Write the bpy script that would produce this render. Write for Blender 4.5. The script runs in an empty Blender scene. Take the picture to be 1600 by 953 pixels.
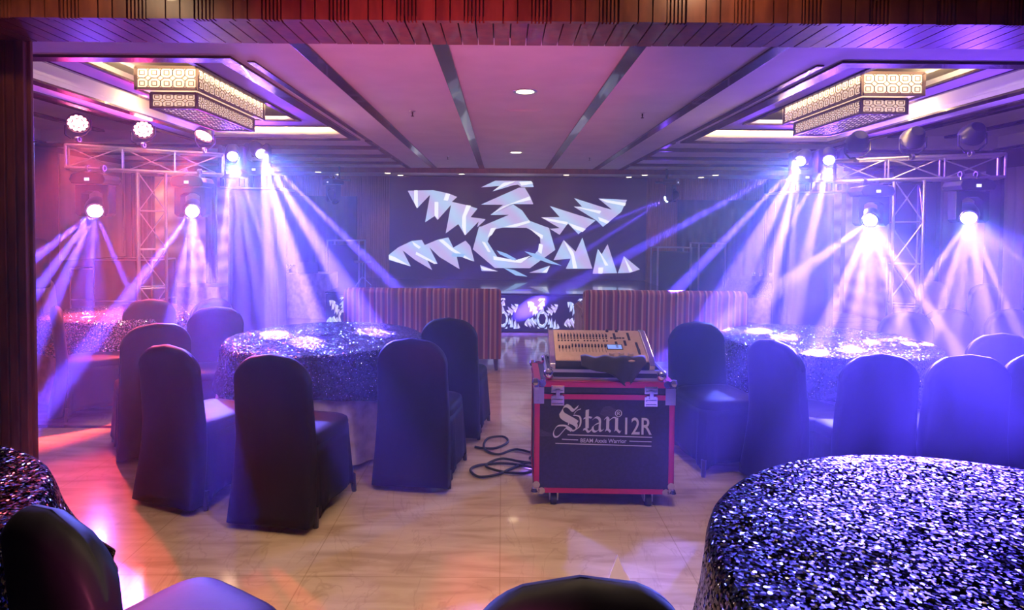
import bpy, bmesh, math, random
from mathutils import Vector, Matrix
from mathutils.geometry import tessellate_polygon

C = bpy.context.scene.collection
SC = bpy.context.scene
PI = math.pi
R = math.radians

# ------------------------------------------------------------------ camera, world, exposure
cam_d = bpy.data.cameras.new('camera')
cam_d.sensor_width = 36.0
cam_d.lens = 930.0 / 1600 * 36
cam_d.shift_x = 15 / 1600
cam_d.shift_y = -89.6 / 1600
cam_d.clip_start = 0.05
cam = bpy.data.objects.new('camera', cam_d)
C.objects.link(cam)
cam.matrix_world = Matrix.Translation((0, 0, 1.6)) @ Matrix.Rotation(R(90 - 1.65), 4, 'X') @ Matrix.Rotation(R(.45), 4, 'Z')
SC.camera = cam

w = bpy.data.worlds.new('world')
SC.world = w
w.use_nodes = True
w.node_tree.nodes['Background'].inputs[0].default_value = (0.03, 0.02, 0.05, 1)
w.node_tree.nodes['Background'].inputs[1].default_value = 0.2

SC.view_settings.view_transform = 'Standard'
SC.view_settings.look = 'None'
SC.view_settings.exposure = 0.0
SC.view_settings.gamma = 1.0
SC.view_settings.use_curve_mapping = False
SC.cycles.volume_bounces = 1
SC.cycles.max_bounces = 6
SC.cycles.diffuse_bounces = 3
SC.cycles.glossy_bounces = 3
SC.cycles.sample_clamp_indirect = 4.0
SC.cycles.use_denoising = True

# light levels
HAZE_DENSITY = 0.0205
HAZE_ANISO = 0.5
BEAM_W = 330000.0
NEAR_W = 21000.0
NEAR_COL = (0.075, 0.04, 1.0)
BEAM_COL = (0.10, 0.055, 1.0)
WASH_COL = (0.12, 0.33, 1.0)
FILL_COL = (0.17, 0.04, 1.0)
WARM = (1.0, 0.72, 0.42)


def lamp(name, kind, loc, power, col, aim=None, size=.05, cone=None, blend=.3, rect=None):
    d = bpy.data.lights.new(name, kind)
    d.energy = power
    d.color = col
    if kind == 'AREA':
        d.shape = 'RECTANGLE'
        d.size, d.size_y = rect
    else:
        d.shadow_soft_size = size
    if kind == 'SPOT':
        d.spot_size = cone
        d.spot_blend = blend
    o = bpy.data.objects.new(name, d)
    C.objects.link(o)
    o.location = loc
    if aim is not None:
        v = Vector(aim) - Vector(loc)
        o.rotation_euler = v.to_track_quat('-Z', 'Y').to_euler()
    return o


# lamps of the front room the camera stands in
for x, y, p in ((-0.9, 1.2, 50), (0.55, 1.9, 52), (1.6, 0.2, 20), (-2.2, -0.6, 8)):
    lamp('front_room_light', 'SPOT', (x, y, 2.84), p * 2.8, WARM, (x, y, 0), .05, R(104 if y < 1.8 else 118), .6)

lamp('front_room_light', 'SPOT', (.9, 2.30, 2.84), 14, WARM, (.9, 2.45, 0), .05, R(165), .3)
lamp('front_room_light', 'SPOT', (-1.75, 2.05, 2.84), 18, WARM, (-1.75, 2.05, 0), .05, R(155), .3)  # extra lamp added to brighten the left column's slats

# ------------------------------------------------------------------ materials
MATS = {}


def mat(name, col=(.5, .5, .5), rough=.5, metal=0., emit=None, es=1., spec=.5, coat=0., sheen=0.):
    if name in MATS:
        return MATS[name]
    m = bpy.data.materials.new(name)
    m.use_nodes = True
    b = m.node_tree.nodes['Principled BSDF']
    b.inputs['Base Color'].default_value = (*col, 1)
    b.inputs['Roughness'].default_value = rough
    b.inputs['Metallic'].default_value = metal
    b.inputs['Specular IOR Level'].default_value = spec
    b.inputs['Coat Weight'].default_value = coat
    b.inputs['Sheen Weight'].default_value = sheen
    if emit:
        b.inputs['Emission Color'].default_value = (*emit, 1)
        b.inputs['Emission Strength'].default_value = es
    MATS[name] = m
    return m


def nt(m):
    return m.node_tree.nodes, m.node_tree.links, m.node_tree.nodes['Principled BSDF']


def noisy(m, c1, c2, scale=8, detail=4, stretch=(1, 1, 1), bump=0., rough=None):
    """Mix two colours with a noise in object space, optionally with a bump."""
    n, l, b = nt(m)
    tc = n.new('ShaderNodeTexCoord')
    mp = n.new('ShaderNodeMapping')
    mp.inputs['Scale'].default_value = stretch
    nz = n.new('ShaderNodeTexNoise')
    nz.inputs['Scale'].default_value = scale
    nz.inputs['Detail'].default_value = detail
    cr = n.new('ShaderNodeValToRGB')
    cr.color_ramp.elements[0].position = .35
    cr.color_ramp.elements[1].position = .65
    cr.color_ramp.elements[0].color = (*c1, 1)
    cr.color_ramp.elements[1].color = (*c2, 1)
    l.new(tc.outputs['Object'], mp.inputs[0])
    l.new(mp.outputs[0], nz.inputs['Vector'])
    l.new(nz.outputs['Fac'], cr.inputs[0])
    l.new(cr.outputs[0], b.inputs['Base Color'])
    if bump:
        bp = n.new('ShaderNodeBump')
        bp.inputs['Strength'].default_value = bump
        bp.inputs['Distance'].default_value = .01
        l.new(nz.outputs['Fac'], bp.inputs['Height'])
        l.new(bp.outputs[0], b.inputs['Normal'])
    return m


M_plaster = noisy(mat('ceiling_plaster', rough=.7), (.60, .58, .57), (.66, .64, .62), 3)
M_trim = noisy(mat('dark_stained_wood', rough=.25, coat=.4), (.035, .018, .014), (.06, .03, .022), 5, 6, (1, 1, 8))
M_slat = noisy(mat('mahogany_slats', rough=.38, coat=.15), (.12, .022, .012), (.21, .048, .024), 7, 6, (3, 3, .6))
M_slatdark = noisy(mat('dark_mahogany', rough=.4), (.035, .012, .009), (.06, .02, .012), 7, 6, (3, 3, .6))
M_wallwood = noisy(mat('back_wall_slats', rough=.45), (.24, .10, .05), (.36, .16, .08), 5, 5, (6, 6, .5))
M_wall = noisy(mat('maroon_wall_paint', rough=.75), (.10, .045, .05), (.13, .055, .06), 2)
M_black = mat('black_paint', (.012, .011, .014), .45)
M_blackcloth = noisy(mat('black_drape', rough=.85, sheen=.3), (.010, .009, .014), (.018, .015, .024), 9, 3, (1, 1, .2))
M_cover = noisy(mat('black_satin_cover', rough=.58, spec=.12), (.006, .005, .010), (.010, .008, .016), 6, 4, (1, 1, .4), .25)
M_beigecover = noisy(mat('beige_cover', rough=.7), (.45, .36, .30), (.55, .45, .38), 6)
M_linen = noisy(mat('beige_jacquard', rough=.6), (.42, .33, .26), (.62, .52, .42), 14, 5, (1, 1, .8), .2)
M_steel = mat('brushed_steel', (.55, .55, .56), .28, 1.)
M_alu = mat('truss_aluminium', (.62, .61, .60), .38, .85)
M_chrome = mat('chrome', (.8, .8, .82), .14, 1.)
M_body = mat('lamp_housing', (.022, .021, .026), .38)
M_plastic = mat('dark_plastic', (.03, .03, .035), .5)
M_rubber = mat('black_rubber', (.015, .015, .015), .7)
M_red = mat('red_lacquer_edge', (.50, .015, .09), .3, .35, coat=.4)
M_paper = mat('white_paper', (.86, .66, 1.0), .6)
M_sky = mat('beam_lens', (1, 1, 1), .1, emit=(.75, .9, 1.0), es=16)
M_redlens = mat('par_lens', (1, .8, .8), .1, emit=(1.0, .30, .34), es=14)
M_offlens = mat('dark_lens', (.08, .08, .1), .1, coat=1)
M_display = mat('display', (.2, .2, .3), .2, emit=(.75, .75, 1.0), es=1.5)
M_down = mat('downlight_glass', (1, 1, 1), .3, emit=(1.0, .78, .48), es=12)
M_label = mat('grey_lettering', (.62, .60, .66), .5)
M_curtain = noisy(mat('sheer_curtain', rough=.7), (.42, .34, .32), (.56, .46, .43), 4, 3, (1, 1, .1))


def marble_floor():
    m = mat('cream_marble_floor', rough=.16, coat=.25)
    n, l, b = nt(m)
    tc = n.new('ShaderNodeTexCoord')
    mp = n.new('ShaderNodeMapping')
    mp.inputs['Rotation'].default_value = (0, 0, R(52))
    mp.inputs['Scale'].default_value = (1, 5.0, 1)
    nz = n.new('ShaderNodeTexNoise')
    nz.inputs['Scale'].default_value = 2.2
    nz.inputs['Detail'].default_value = 7
    nz.inputs['Distortion'].default_value = .8
    cr = n.new('ShaderNodeValToRGB')
    e = cr.color_ramp.elements
    e[0].position = .30
    e[0].color = (.46, .32, .20, 1)
    e[1].position = .62
    e[1].color = (.66, .49, .33, 1)
    x = e.new(.47)
    x.color = (.58, .42, .28, 1)
    vn = n.new('ShaderNodeTexNoise')
    vn.inputs['Scale'].default_value = 3.4
    vn.inputs['Detail'].default_value = 9
    vn.inputs['Distortion'].default_value = 1.5
    mp2 = n.new('ShaderNodeMapping')
    mp2.inputs['Rotation'].default_value = (0, 0, R(-35))
    mp2.inputs['Scale'].default_value = (1, .35, 1)
    sub = n.new('ShaderNodeMath'); sub.operation = 'SUBTRACT'; sub.inputs[1].default_value = .5
    ab = n.new('ShaderNodeMath'); ab.operation = 'ABSOLUTE'
    vr = n.new('ShaderNodeMapRange')
    vr.inputs[1].default_value = 0
    vr.inputs[2].default_value = .012
    vr.inputs[3].default_value = .25
    vr.inputs[4].default_value = 0
    mx = n.new('ShaderNodeMixRGB')
    mx.inputs[2].default_value = (.27, .16, .10, 1)
    br = n.new('ShaderNodeTexBrick')
    br.offset = 0
    br.inputs['Scale'].default_value = 1
    br.inputs['Mortar Size'].default_value = .0025
    br.inputs['Brick Width'].default_value = .9
    br.inputs['Row Height'].default_value = .9
    br.inputs['Color1'].default_value = (1, 1, 1, 1)
    br.inputs['Color2'].default_value = (.93, .93, .93, 1)
    br.inputs['Mortar'].default_value = (.72, .68, .62, 1)
    mu = n.new('ShaderNodeMixRGB')
    mu.blend_type = 'MULTIPLY'
    mu.inputs[0].default_value = 1
    l.new(tc.outputs['Object'], mp.inputs[0])
    l.new(mp.outputs[0], nz.inputs['Vector'])
    l.new(tc.outputs['Object'], mp2.inputs[0])
    l.new(mp2.outputs[0], vn.inputs['Vector'])
    l.new(nz.outputs['Fac'], cr.inputs[0])
    l.new(vn.outputs['Fac'], sub.inputs[0])
    l.new(sub.outputs[0], ab.inputs[0])
    l.new(ab.outputs[0], vr.inputs[0])
    l.new(vr.outputs[0], mx.inputs[0])
    l.new(cr.outputs[0], mx.inputs[1])
    l.new(tc.outputs['Object'], br.inputs['Vector'])
    l.new(mx.outputs[0], mu.inputs[1])
    l.new(br.outputs['Color'], mu.inputs[2])
    l.new(mu.outputs[0], b.inputs['Base Color'])
    return m


def onyx():
    m = mat('cream_onyx', rough=.25)
    n, l, b = nt(m)
    tc = n.new('ShaderNodeTexCoord')
    wv = n.new('ShaderNodeTexWave')
    wv.bands_direction = 'Z'
    wv.inputs['Scale'].default_value = .9
    wv.inputs['Distortion'].default_value = 6
    wv.inputs['Detail'].default_value = 4
    cr = n.new('ShaderNodeValToRGB')
    cr.color_ramp.elements[0].color = (.40, .22, .10, 1)
    cr.color_ramp.elements[1].color = (.75, .58, .38, 1)
    l.new(tc.outputs['Object'], wv.inputs['Vector'])
    l.new(wv.outputs['Color'], cr.inputs[0])
    l.new(cr.outputs[0], b.inputs['Base Color'])
    return m


def sequins(name, dark, bright, scale=140, share=.5, tilt=.7, cover=.31):
    """Sequin cloth: each Voronoi cell is one small mirror with its own tilt."""
    m = mat(name, rough=.16, metal=.9)
    n, l, b = nt(m)
    tc = n.new('ShaderNodeTexCoord')
    vo = n.new('ShaderNodeTexVoronoi')
    vo.inputs['Scale'].default_value = scale
    vo.inputs['Randomness'].default_value = .75
    nz = n.new('ShaderNodeTexNoise')
    nz.inputs['Scale'].default_value = 4
    nz.inputs['Detail'].default_value = 3
    l.new(tc.outputs['Object'], nz.inputs['Vector'])

    def vm(op, a, c, k=None):
        v = n.new('ShaderNodeVectorMath'); v.operation = op
        l.new(a, v.inputs[0])
        if isinstance(c, tuple):
            v.inputs[1].default_value = c
        elif c is not None:
            l.new(c, v.inputs[1])
        if k is not None:
            v.inputs['Scale'].default_value = k
        return v.outputs[0]
    ge = n.new('ShaderNodeNewGeometry')
    l.new(tc.outputs['Object'], vo.inputs['Vector'])
    flake = vm('SCALE', vm('SUBTRACT', vo.outputs['Color'], (.5, .5, .5)), None, tilt * 2)
    fold = vm('SCALE', vm('SUBTRACT', nz.outputs['Color'], (.5, .5, .5)), None, .9)
    nn = vm('NORMALIZE', vm('ADD', vm('ADD', ge.outputs['Normal'], flake), fold), None)
    l.new(nn, b.inputs['Normal'])
    wn = n.new('ShaderNodeTexWhiteNoise')
    l.new(vo.outputs['Color'], wn.inputs['Vector'])
    cr = n.new('ShaderNodeValToRGB')
    cr.color_ramp.interpolation = 'CONSTANT'
    e = cr.color_ramp.elements
    e[0].color = (*dark, 1)
    e[1].position = 1 - share
    e[1].color = (*bright, 1)
    k = e.new(1 - share * .45)
    k.color = (*[min(1, c * 1.7) for c in bright], 1)
    k = e.new(1 - share * .12)
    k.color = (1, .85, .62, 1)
    lt = n.new('ShaderNodeMath'); lt.operation = 'LESS_THAN'; lt.inputs[1].default_value = cover
    mx = n.new('ShaderNodeMixRGB')
    mx.inputs[1].default_value = (*[c * .4 for c in dark], 1)
    l.new(vo.outputs['Distance'], lt.inputs[0])
    l.new(lt.outputs[0], mx.inputs[0])
    l.new(wn.outputs['Value'], cr.inputs[0])
    l.new(cr.outputs[0], mx.inputs[2])
    l.new(mx.outputs[0], b.inputs['Base Color'])
    return m


def stripes():
    m = mat('striped_upholstery', rough=.75, sheen=.3)
    n, l, b = nt(m)
    tc = n.new('ShaderNodeTexCoord')
    sp = n.new('ShaderNodeSeparateXYZ')
    ge = n.new('ShaderNodeNewGeometry')
    sn = n.new('ShaderNodeSeparateXYZ')
    ab = n.new('ShaderNodeMath'); ab.operation = 'ABSOLUTE'
    gt = n.new('ShaderNodeMath'); gt.operation = 'GREATER_THAN'; gt.inputs[1].default_value = .75
    mx = n.new('ShaderNodeMix')
    mu = n.new('ShaderNodeMath'); mu.operation = 'MULTIPLY'; mu.inputs[1].default_value = 3.1
    fr = n.new('ShaderNodeMath'); fr.operation = 'FRACT'
    cr = n.new('ShaderNodeValToRGB')
    cr.color_ramp.interpolation = 'CONSTANT'
    cols = [(0, (.09, .008, .035)), (.14, (.50, .30, .17)), (.20, (.24, .03, .06)), (.30, (.04, .008, .05)),
            (.36, (.55, .36, .22)), (.42, (.20, .03, .05)), (.52, (.45, .24, .14)), (.60, (.10, .015, .06)),
            (.68, (.30, .05, .06)), (.76, (.58, .40, .26)), (.80, (.12, .02, .07)), (.88, (.42, .20, .14)), (.94, (.18, .02, .05))]
    e = cr.color_ramp.elements
    e[0].color = (*cols[0][1], 1)
    e[1].position = cols[1][0]
    e[1].color = (*cols[1][1], 1)
    for p, c in cols[2:]:
        k = e.new(p)
        k.color = (*c, 1)
    l.new(tc.outputs['Object'], sp.inputs[0])
    l.new(ge.outputs['Normal'], sn.inputs[0])
    l.new(sn.outputs[0], ab.inputs[0])
    l.new(ab.outputs[0], gt.inputs[0])
    l.new(gt.outputs[0], mx.inputs[0])
    l.new(sp.outputs[0], mx.inputs[2])
    l.new(sp.outputs[1], mx.inputs[3])
    l.new(mx.outputs[0], mu.inputs[0])
    l.new(mu.outputs[0], fr.inputs[0])
    l.new(fr.outputs[0], cr.inputs[0])
    l.new(cr.outputs[0], b.inputs['Base Color'])
    return m


M_floor = marble_floor()
M_onyx = onyx()
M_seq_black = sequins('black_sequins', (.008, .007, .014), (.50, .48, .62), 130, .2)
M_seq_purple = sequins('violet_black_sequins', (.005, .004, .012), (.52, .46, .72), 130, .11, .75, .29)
M_seq_pinklit = sequins('pink_lit_sequins', (.02, .004, .012), (.95, .50, .66), 120, .9, .7, .62)  # black sequins with the red lamps' pink light put into their colour
M_stripe = stripes()
M_gold = noisy(mat('pale_gold_panel', rough=.35, metal=.35), (.62, .44, .26), (.68, .50, .32), 20)
M_paperlight = mat('lit_lantern_paper', (.9, .8, .65), .6, emit=(1.0, .66, .42), es=.9)
M_lattice = mat('bronze_lattice', (.09, .055, .045), .45, .4)
M_casepanel = noisy(mat('black_case_laminate', rough=.5), (.014, .012, .030), (.022, .018, .045), 60, 2)
M_screen = mat('led_screen_black', (.010, .009, .016), .35, emit=(.02, .006, .08), es=.35)
M_shape = noisy(mat('led_shape_grey', rough=.5), (.1, .1, .1), (.1, .1, .1), 3)
M_shape.node_tree.nodes['Principled BSDF'].inputs['Emission Strength'].default_value = 1.1


def led_shape():
    m = M_shape
    n, l, b = nt(m)
    tc = n.new('ShaderNodeTexCoord')
    wv = n.new('ShaderNodeTexWave')
    wv.bands_direction = 'DIAGONAL'
    wv.inputs['Scale'].default_value = .9
    wv.inputs['Distortion'].default_value = 2
    cr = n.new('ShaderNodeValToRGB')
    cr.color_ramp.elements[0].color = (.52, .42, .72, 1)
    cr.color_ramp.elements[1].color = (.42, .58, .82, 1)
    l.new(tc.outputs['Object'], wv.inputs['Vector'])
    l.new(wv.outputs['Color'], cr.inputs[0])
    l.new(cr.outputs[0], b.inputs['Emission Color'])


led_shape()
M_shine = mat('led_shape_white', (.1, .1, .1), .5, emit=(.92, .95, 1.0), es=1.1)
M_glint = mat('led_shape_blue', (.1, .1, .1), .5, emit=(.35, .62, 1.0), es=.9)

# ------------------------------------------------------------------ mesh helpers


def obj(name, bm, m, parent=None, smooth=False, loc=None, bevel=0.):
    me = bpy.data.meshes.new(name)
    bmesh.ops.recalc_face_normals(bm, faces=bm.faces)
    bm.to_mesh(me)
    bm.free()
    me.materials.append(m)
    if smooth:
        for p in me.polygons:
            p.use_smooth = True
    o = bpy.data.objects.new(name, me)
    C.objects.link(o)
    if parent is not None:
        o.parent = parent
    if loc is not None:
        o.location = loc
    if bevel:
        b = o.modifiers.new('bevel', 'BEVEL')
        b.width = bevel
        b.segments = 2
        b.limit_method = 'ANGLE'
    if smooth == 'edge':
        e = o.modifiers.new('edges', 'EDGE_SPLIT')
        e.split_angle = R(40)
    return o


def thing(name, label, cat, loc=(0, 0, 0), rz=0., group=None):
    o = bpy.data.objects.new(name, None)
    C.objects.link(o)
    o.empty_display_size = .1
    o.location = loc
    o.rotation_euler = (0, 0, rz)
    return tag(o, label, cat, group)


def tag(o, label, cat, group=None):
    o['label'] = label
    o['category'] = cat
    if group:
        o['group'] = group
    return o


def struct(name, bm, m, bevel=0.):
    o = obj(name, bm, m, bevel=bevel)
    o['kind'] = 'structure'
    return o


def copy_tree(o, parent=None):
    c = o.copy()
    C.objects.link(c)
    c.parent = parent
    for ch in o.children:
        copy_tree(ch, c)
    return c


def B():
    return bmesh.new()


def box(bm, x0, x1, y0, y1, z0, z1, rot=None):
    vs = [bm.verts.new((x, y, z)) for x in (x0, x1) for y in (y0, y1) for z in (z0, z1)]
    for f in ((0, 1, 3, 2), (4, 6, 7, 5), (0, 4, 5, 1), (2, 3, 7, 6), (0, 2, 6, 4), (1, 5, 7, 3)):
        bm.faces.new([vs[i] for i in f])
    if rot is not None:
        bmesh.ops.transform(bm, matrix=rot, verts=vs)
    return vs


def frame(v):
    v = v.normalized()
    a = Vector((0, 0, 1)) if abs(v.z) < .9 else Vector((1, 0, 0))
    u = v.cross(a).normalized()
    return u, v.cross(u).normalized()


def bar(bm, a, b, r, n=8, r2=None, cap=True):
    a, b = Vector(a), Vector(b)
    u, v = frame(b - a)
    r2 = r if r2 is None else r2
    A = [bm.verts.new(a + (u * math.cos(t) + v * math.sin(t)) * r) for t in [2 * PI * i / n for i in range(n)]]
    D = [bm.verts.new(b + (u * math.cos(t) + v * math.sin(t)) * r2) for t in [2 * PI * i / n for i in range(n)]]
    for i in range(n):
        j = (i + 1) % n
        bm.faces.new((A[i], A[j], D[j], D[i]))
    if cap:
        bm.faces.new(A[::-1])
        bm.faces.new(D)
    return A + D


def tube(bm, pts, r, n=8):
    pts = [Vector(p) for p in pts]
    rings = []
    for i, p in enumerate(pts):
        d = pts[min(i + 1, len(pts) - 1)] - pts[max(i - 1, 0)]
        u, v = frame(d)
        rings.append([bm.verts.new(p + (u * math.cos(t) + v * math.sin(t)) * r) for t in [2 * PI * k / n for k in range(n)]])
    for a, b in zip(rings, rings[1:]):
        for k in range(n):
            bm.faces.new((a[k], a[(k + 1) % n], b[(k + 1) % n], b[k]))
    bm.faces.new(rings[0][::-1])
    bm.faces.new(rings[-1])


def lathe(bm, prof, n=24, M=None):
    """Revolve (r, z) pairs about z."""
    rings = []
    vs = []
    for r, z in prof:
        if r < 1e-6:
            v = bm.verts.new((0, 0, z))
            rings.append([v])
            vs.append(v)
        else:
            g = [bm.verts.new((r * math.cos(2 * PI * k / n), r * math.sin(2 * PI * k / n), z)) for k in range(n)]
            rings.append(g)
            vs += g
    for a, b in zip(rings, rings[1:]):
        for k in range(n):
            q = (k + 1) % n
            if len(a) == 1 and len(b) > 1:
                bm.faces.new((a[0], b[q], b[k]))
            elif len(b) == 1 and len(a) > 1:
                bm.faces.new((a[k], a[q], b[0]))
            elif len(a) > 1:
                bm.faces.new((a[k], a[q], b[q], b[k]))
    if M is not None:
        bmesh.ops.transform(bm, matrix=M, verts=vs)
    return vs


def loft(bm, rings, close=True):
    rr = [[bm.verts.new(p) for p in r] for r in rings]
    n = len(rr[0])
    for a, b in zip(rr, rr[1:]):
        for k in range(n):
            bm.faces.new((a[k], a[(k + 1) % n], b[(k + 1) % n], b[k]))
    if close:
        bm.faces.new(rr[0][::-1])
        bm.faces.new(rr[-1])
    return rr


def prism(bm, pts, z0, z1, f=lambda x, y, z: (x, y, z)):
    """Extrude a 2D polygon (maybe concave)."""
    A = [bm.verts.new(f(x, y, z0)) for x, y in pts]
    D = [bm.verts.new(f(x, y, z1)) for x, y in pts]
    n = len(pts)
    for i in range(n):
        j = (i + 1) % n
        bm.faces.new((A[i], A[j], D[j], D[i]))
    tri = tessellate_polygon([[Vector((x, y, 0)) for x, y in pts]])
    for t in tri:
        for L in (A, D):
            try:
                bm.faces.new([L[i] for i in t])
            except ValueError:
                pass


def superring(cx, cy, w, d, z, n=32, e=4., zf=None):
    out = []
    for k in range(n):
        t = 2 * PI * k / n
        c, s = math.cos(t), math.sin(t)
        x = math.copysign(abs(c) ** (2 / e), c) * w / 2
        y = math.copysign(abs(s) ** (2 / e), s) * d / 2
        out.append((cx + x, cy + y, z if zf is None else zf(x, y, z)))
    return out


# ------------------------------------------------------------------ room
XL, XR, YB = -6.5, 6.94, 12.25          # side walls and back wall of the hall
HC = 2.76                                # hall ceiling
XC = .22                                 # centre line of the hall ceiling

bm = B(); box(bm, XL - .2, XR + .2, -3.2, YB + .2, -.08, 0); struct('floor', bm, M_floor)
bm = B(); box(bm, XL, -2.75, 4.70, 4.76, 0, .002); struct('trim_1', bm, M_trim)

# coffers: outer opening, inner opening
COF = [(-3.67, -1.95, 4.15, 7.6), (2 * XC + 1.95, 2 * XC + 3.67, 4.15, 7.6)]
INN = [(-3.24, -2.44, 4.5, 7.06), (2 * XC + 2.44, 2 * XC + 3.24, 4.5, 7.06)]


def holed(bm, X0, X1, Y0, Y1, holes, z0, z1):
    xs = sorted({X0, X1} | {h[0] for h in holes} | {h[1] for h in holes})
    for a, b in zip(xs, xs[1:]):
        hs = [h for h in holes if h[0] <= a + 1e-6 and h[1] >= b - 1e-6]
        y = Y0
        for h in sorted(hs, key=lambda q: q[2]):
            box(bm, a, b, y, h[2], z0, z1)
            y = h[3]
        box(bm, a, b, y, Y1, z0, z1)


TRAY = [(-6.3, -4.02, 4.3, 8.15), (2 * XC + 4.02, 6.74, 4.3, 8.15)]
bm = B(); holed(bm, XL, XR, 2.9, YB, COF + TRAY, HC, HC + .04); struct('ceiling', bm, M_plaster)
for q in TRAY:
    bm = B(); box(bm, q[0] - .05, q[1] + .05, q[2] - .05, q[3] + .05, 2.93, 2.96)
    box(bm, q[0] - .05, q[0], q[2], q[3], HC + .041, 2.93); box(bm, q[1], q[1] + .05, q[2], q[3], HC + .041, 2.93)
    box(bm, q[0], q[1], q[2] - .05, q[2], HC + .041, 2.93); box(bm, q[0], q[1], q[3], q[3] + .05, HC + .041, 2.93)
    struct('ceiling_tray', bm, M_plaster)
bm = B(); box(bm, XL - .2, XR + .2, 2.9, YB + .2, 3.30, 3.36); struct('ceiling_deck', bm, M_plaster)
bm = B(); box(bm, XL - .2, XR + .2, -3.2, 2.9, 2.86, 2.92); struct('ceiling_front_room', bm, M_plaster)

n = 2
for c, h in zip(COF, INN):
    # cove walls and the inner floating panel
    bm = B()
    for (a, b, p, q) in ((c[0] - .04, c[0], c[2], c[3]), (c[1], c[1] + .04, c[2], c[3]),
                         (c[0] - .04, c[1] + .04, c[2] - .04, c[2]), (c[0] - .04, c[1] + .04, c[3], c[3] + .04)):
        box(bm, a, b, p, q, HC + .041, 3.0)
    struct('ceiling_cove', bm, M_plaster)
    g = .10
    bm = B(); holed(bm, c[0] + g, c[1] - g, c[2] + g, c[3] - g, [h], 2.887, 2.93); struct('ceiling_panel', bm, M_plaster)
    bm = B()
    box(bm, h[0] - .3, h[1] + .3, h[2] - .25, h[3] + .25, 3.12, 3.16)
    struct('ceiling_recess', bm, M_plaster)
    # dark frame around the coffer and around the inner opening
    for nm, (x0, x1, y0, y1), z0, z1, wd in (('outer', c, HC - .018, HC, .11), ('inner', c, 2.875, 2.89, .0)):
        if wd == 0:
            x0, x1, y0, y1 = x0 + g, x1 - g, y0 + g, y1 - g
            wd = -.035
        bm = B()
        a0, a1, b0, b1 = (x0 - wd, x1 + wd, y0 - wd, y1 + wd)
        if wd > 0:
            box(bm, a0, a1, b0, y0, z0, z1); box(bm, a0, a1, y1, b1, z0, z1)
            box(bm, a0, x0, y0, y1, z0, z1); box(bm, x1, a1, y0, y1, z0, z1)
        else:
            box(bm, x0, x1, y0, b0, z0, z1); box(bm, x0, x1, b1, y1, z0, z1)
            box(bm, x0, a0, b0, b1, z0, z1); box(bm, a1, x1, b0, b1, z0, z1)
        struct('trim_%d' % n, bm, M_trim); n += 1
    bm = B()
    t = .045
    a0, a1, b0, b1 = h[0] - t, h[1] + t, h[2] - t, h[3] + t
    box(bm, a0, a1, b0, h[2], 2.872, 2.887); box(bm, a0, a1, h[3], b1, 2.872, 2.887)
    box(bm, a0, h[0], h[2], h[3], 2.872, 2.887); box(bm, h[1], a1, h[2], h[3], 2.872, 2.887)
    struct('trim_%d' % n, bm, M_trim); n += 1
    # second raised frame line on the side nearer the middle of the room
    s = 1 if c[0] < 0 else -1
    xe = (c[1] if s > 0 else c[0]) + s * .20
    bm = B(); box(bm, xe - .025, xe + .025, c[2], c[3] + .3, HC - .012, HC); struct('trim_%d' % n, bm, M_trim); n += 1
    # hidden LED strips in the coves
    ym, xm = (c[2] + c[3]) / 2, (c[0] + c[1]) / 2
    L, Wd = c[3] - c[2] - .3, c[1] - c[0] - .3
    for loc, aim, ln, P in (((c[0] + .13, ym, 2.955), (c[0], ym, 2.86), L, 42), ((c[1] - .13, ym, 2.955), (c[1], ym, 2.86), L, 42),
                            ((xm, c[2] + .13, 2.955), (xm, c[2], 2.86), Wd, 26), ((xm, c[3] - .13, 2.955), (xm, c[3], 2.86), Wd, 30)):
        a = lamp('cove_light', 'AREA', loc, P, (1.0, .60, .24), None, rect=(ln, .02))
        v = Vector(aim) - Vector(loc)
        a.rotation_euler = (v.to_track_quat('-Z', 'Y') if abs(v.x) < .01 else v.to_track_quat('-Z', 'X')).to_euler()
    ym, xm = (h[2] + h[3]) / 2, (h[0] + h[1]) / 2
    for sx in (-1, 1):
        lamp('recess_light', 'AREA', (xm + sx * (.5), ym, 2.96), 130, (1.0, .70, .38), (xm + sx * .2, ym + .001, 3.12), rect=(.03, h[3] - h[2])).rotation_euler = (0, R(180 - sx * 20), 0)
    for sy in (-1, 1):
        lamp('recess_light', 'AREA', (xm, ym + sy * 1.38, 2.96), 45, (1.0, .70, .38), rect=(.6, .03)).rotation_euler = (R(180 + sy * 20), 0, 0)

# dark strips running down the ceiling
for x in (XC - 1.50, XC - .615, XC + .615, XC + 1.50):
    bm = B(); box(bm, x - .05, x + .05, 2.94, 11.3, HC - .015, HC); struct('trim_%d' % n, bm, M_trim, .003); n += 1
# cross trims behind the coffers
for y, d, x0, x1 in ((8.3, .10, XL, XC - 1.95), (9.25, .10, XL, XC - 1.95), (10.2, .08, XL, XC - 1.95),
                     (8.3, .10, XC + 1.95, XR), (9.25, .10, XC + 1.95, XR), (10.2, .08, XC + 1.95, XR)):
    bm = B(); box(bm, x0, x1, y, y + d, HC - .04, HC); struct('trim_%d' % n, bm, M_trim); n += 1
for x in (XC - 1.98, XC + 1.98):
    bm = B(); box(bm, x - .035, x + .035, 7.75, 11.2, HC - .02, HC); struct('trim_%d' % n, bm, M_trim); n += 1
# side ceiling beams beyond the coffers
for q in TRAY:
    for x in (q[0] + .03, q[1] - .03):
        bm = B(); box(bm, x - .045, x + .045, q[2], q[3], HC - .015, HC); struct('trim_%d' % n, bm, M_trim); n += 1
    for f_ in (.36, .70):
        x = q[0] + (q[1] - q[0]) * f_
        bm = B(); box(bm, x - .05, x + .05, q[2], q[3], 2.90, 2.93); struct('trim_%d' % n, bm, M_trim); n += 1
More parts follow.
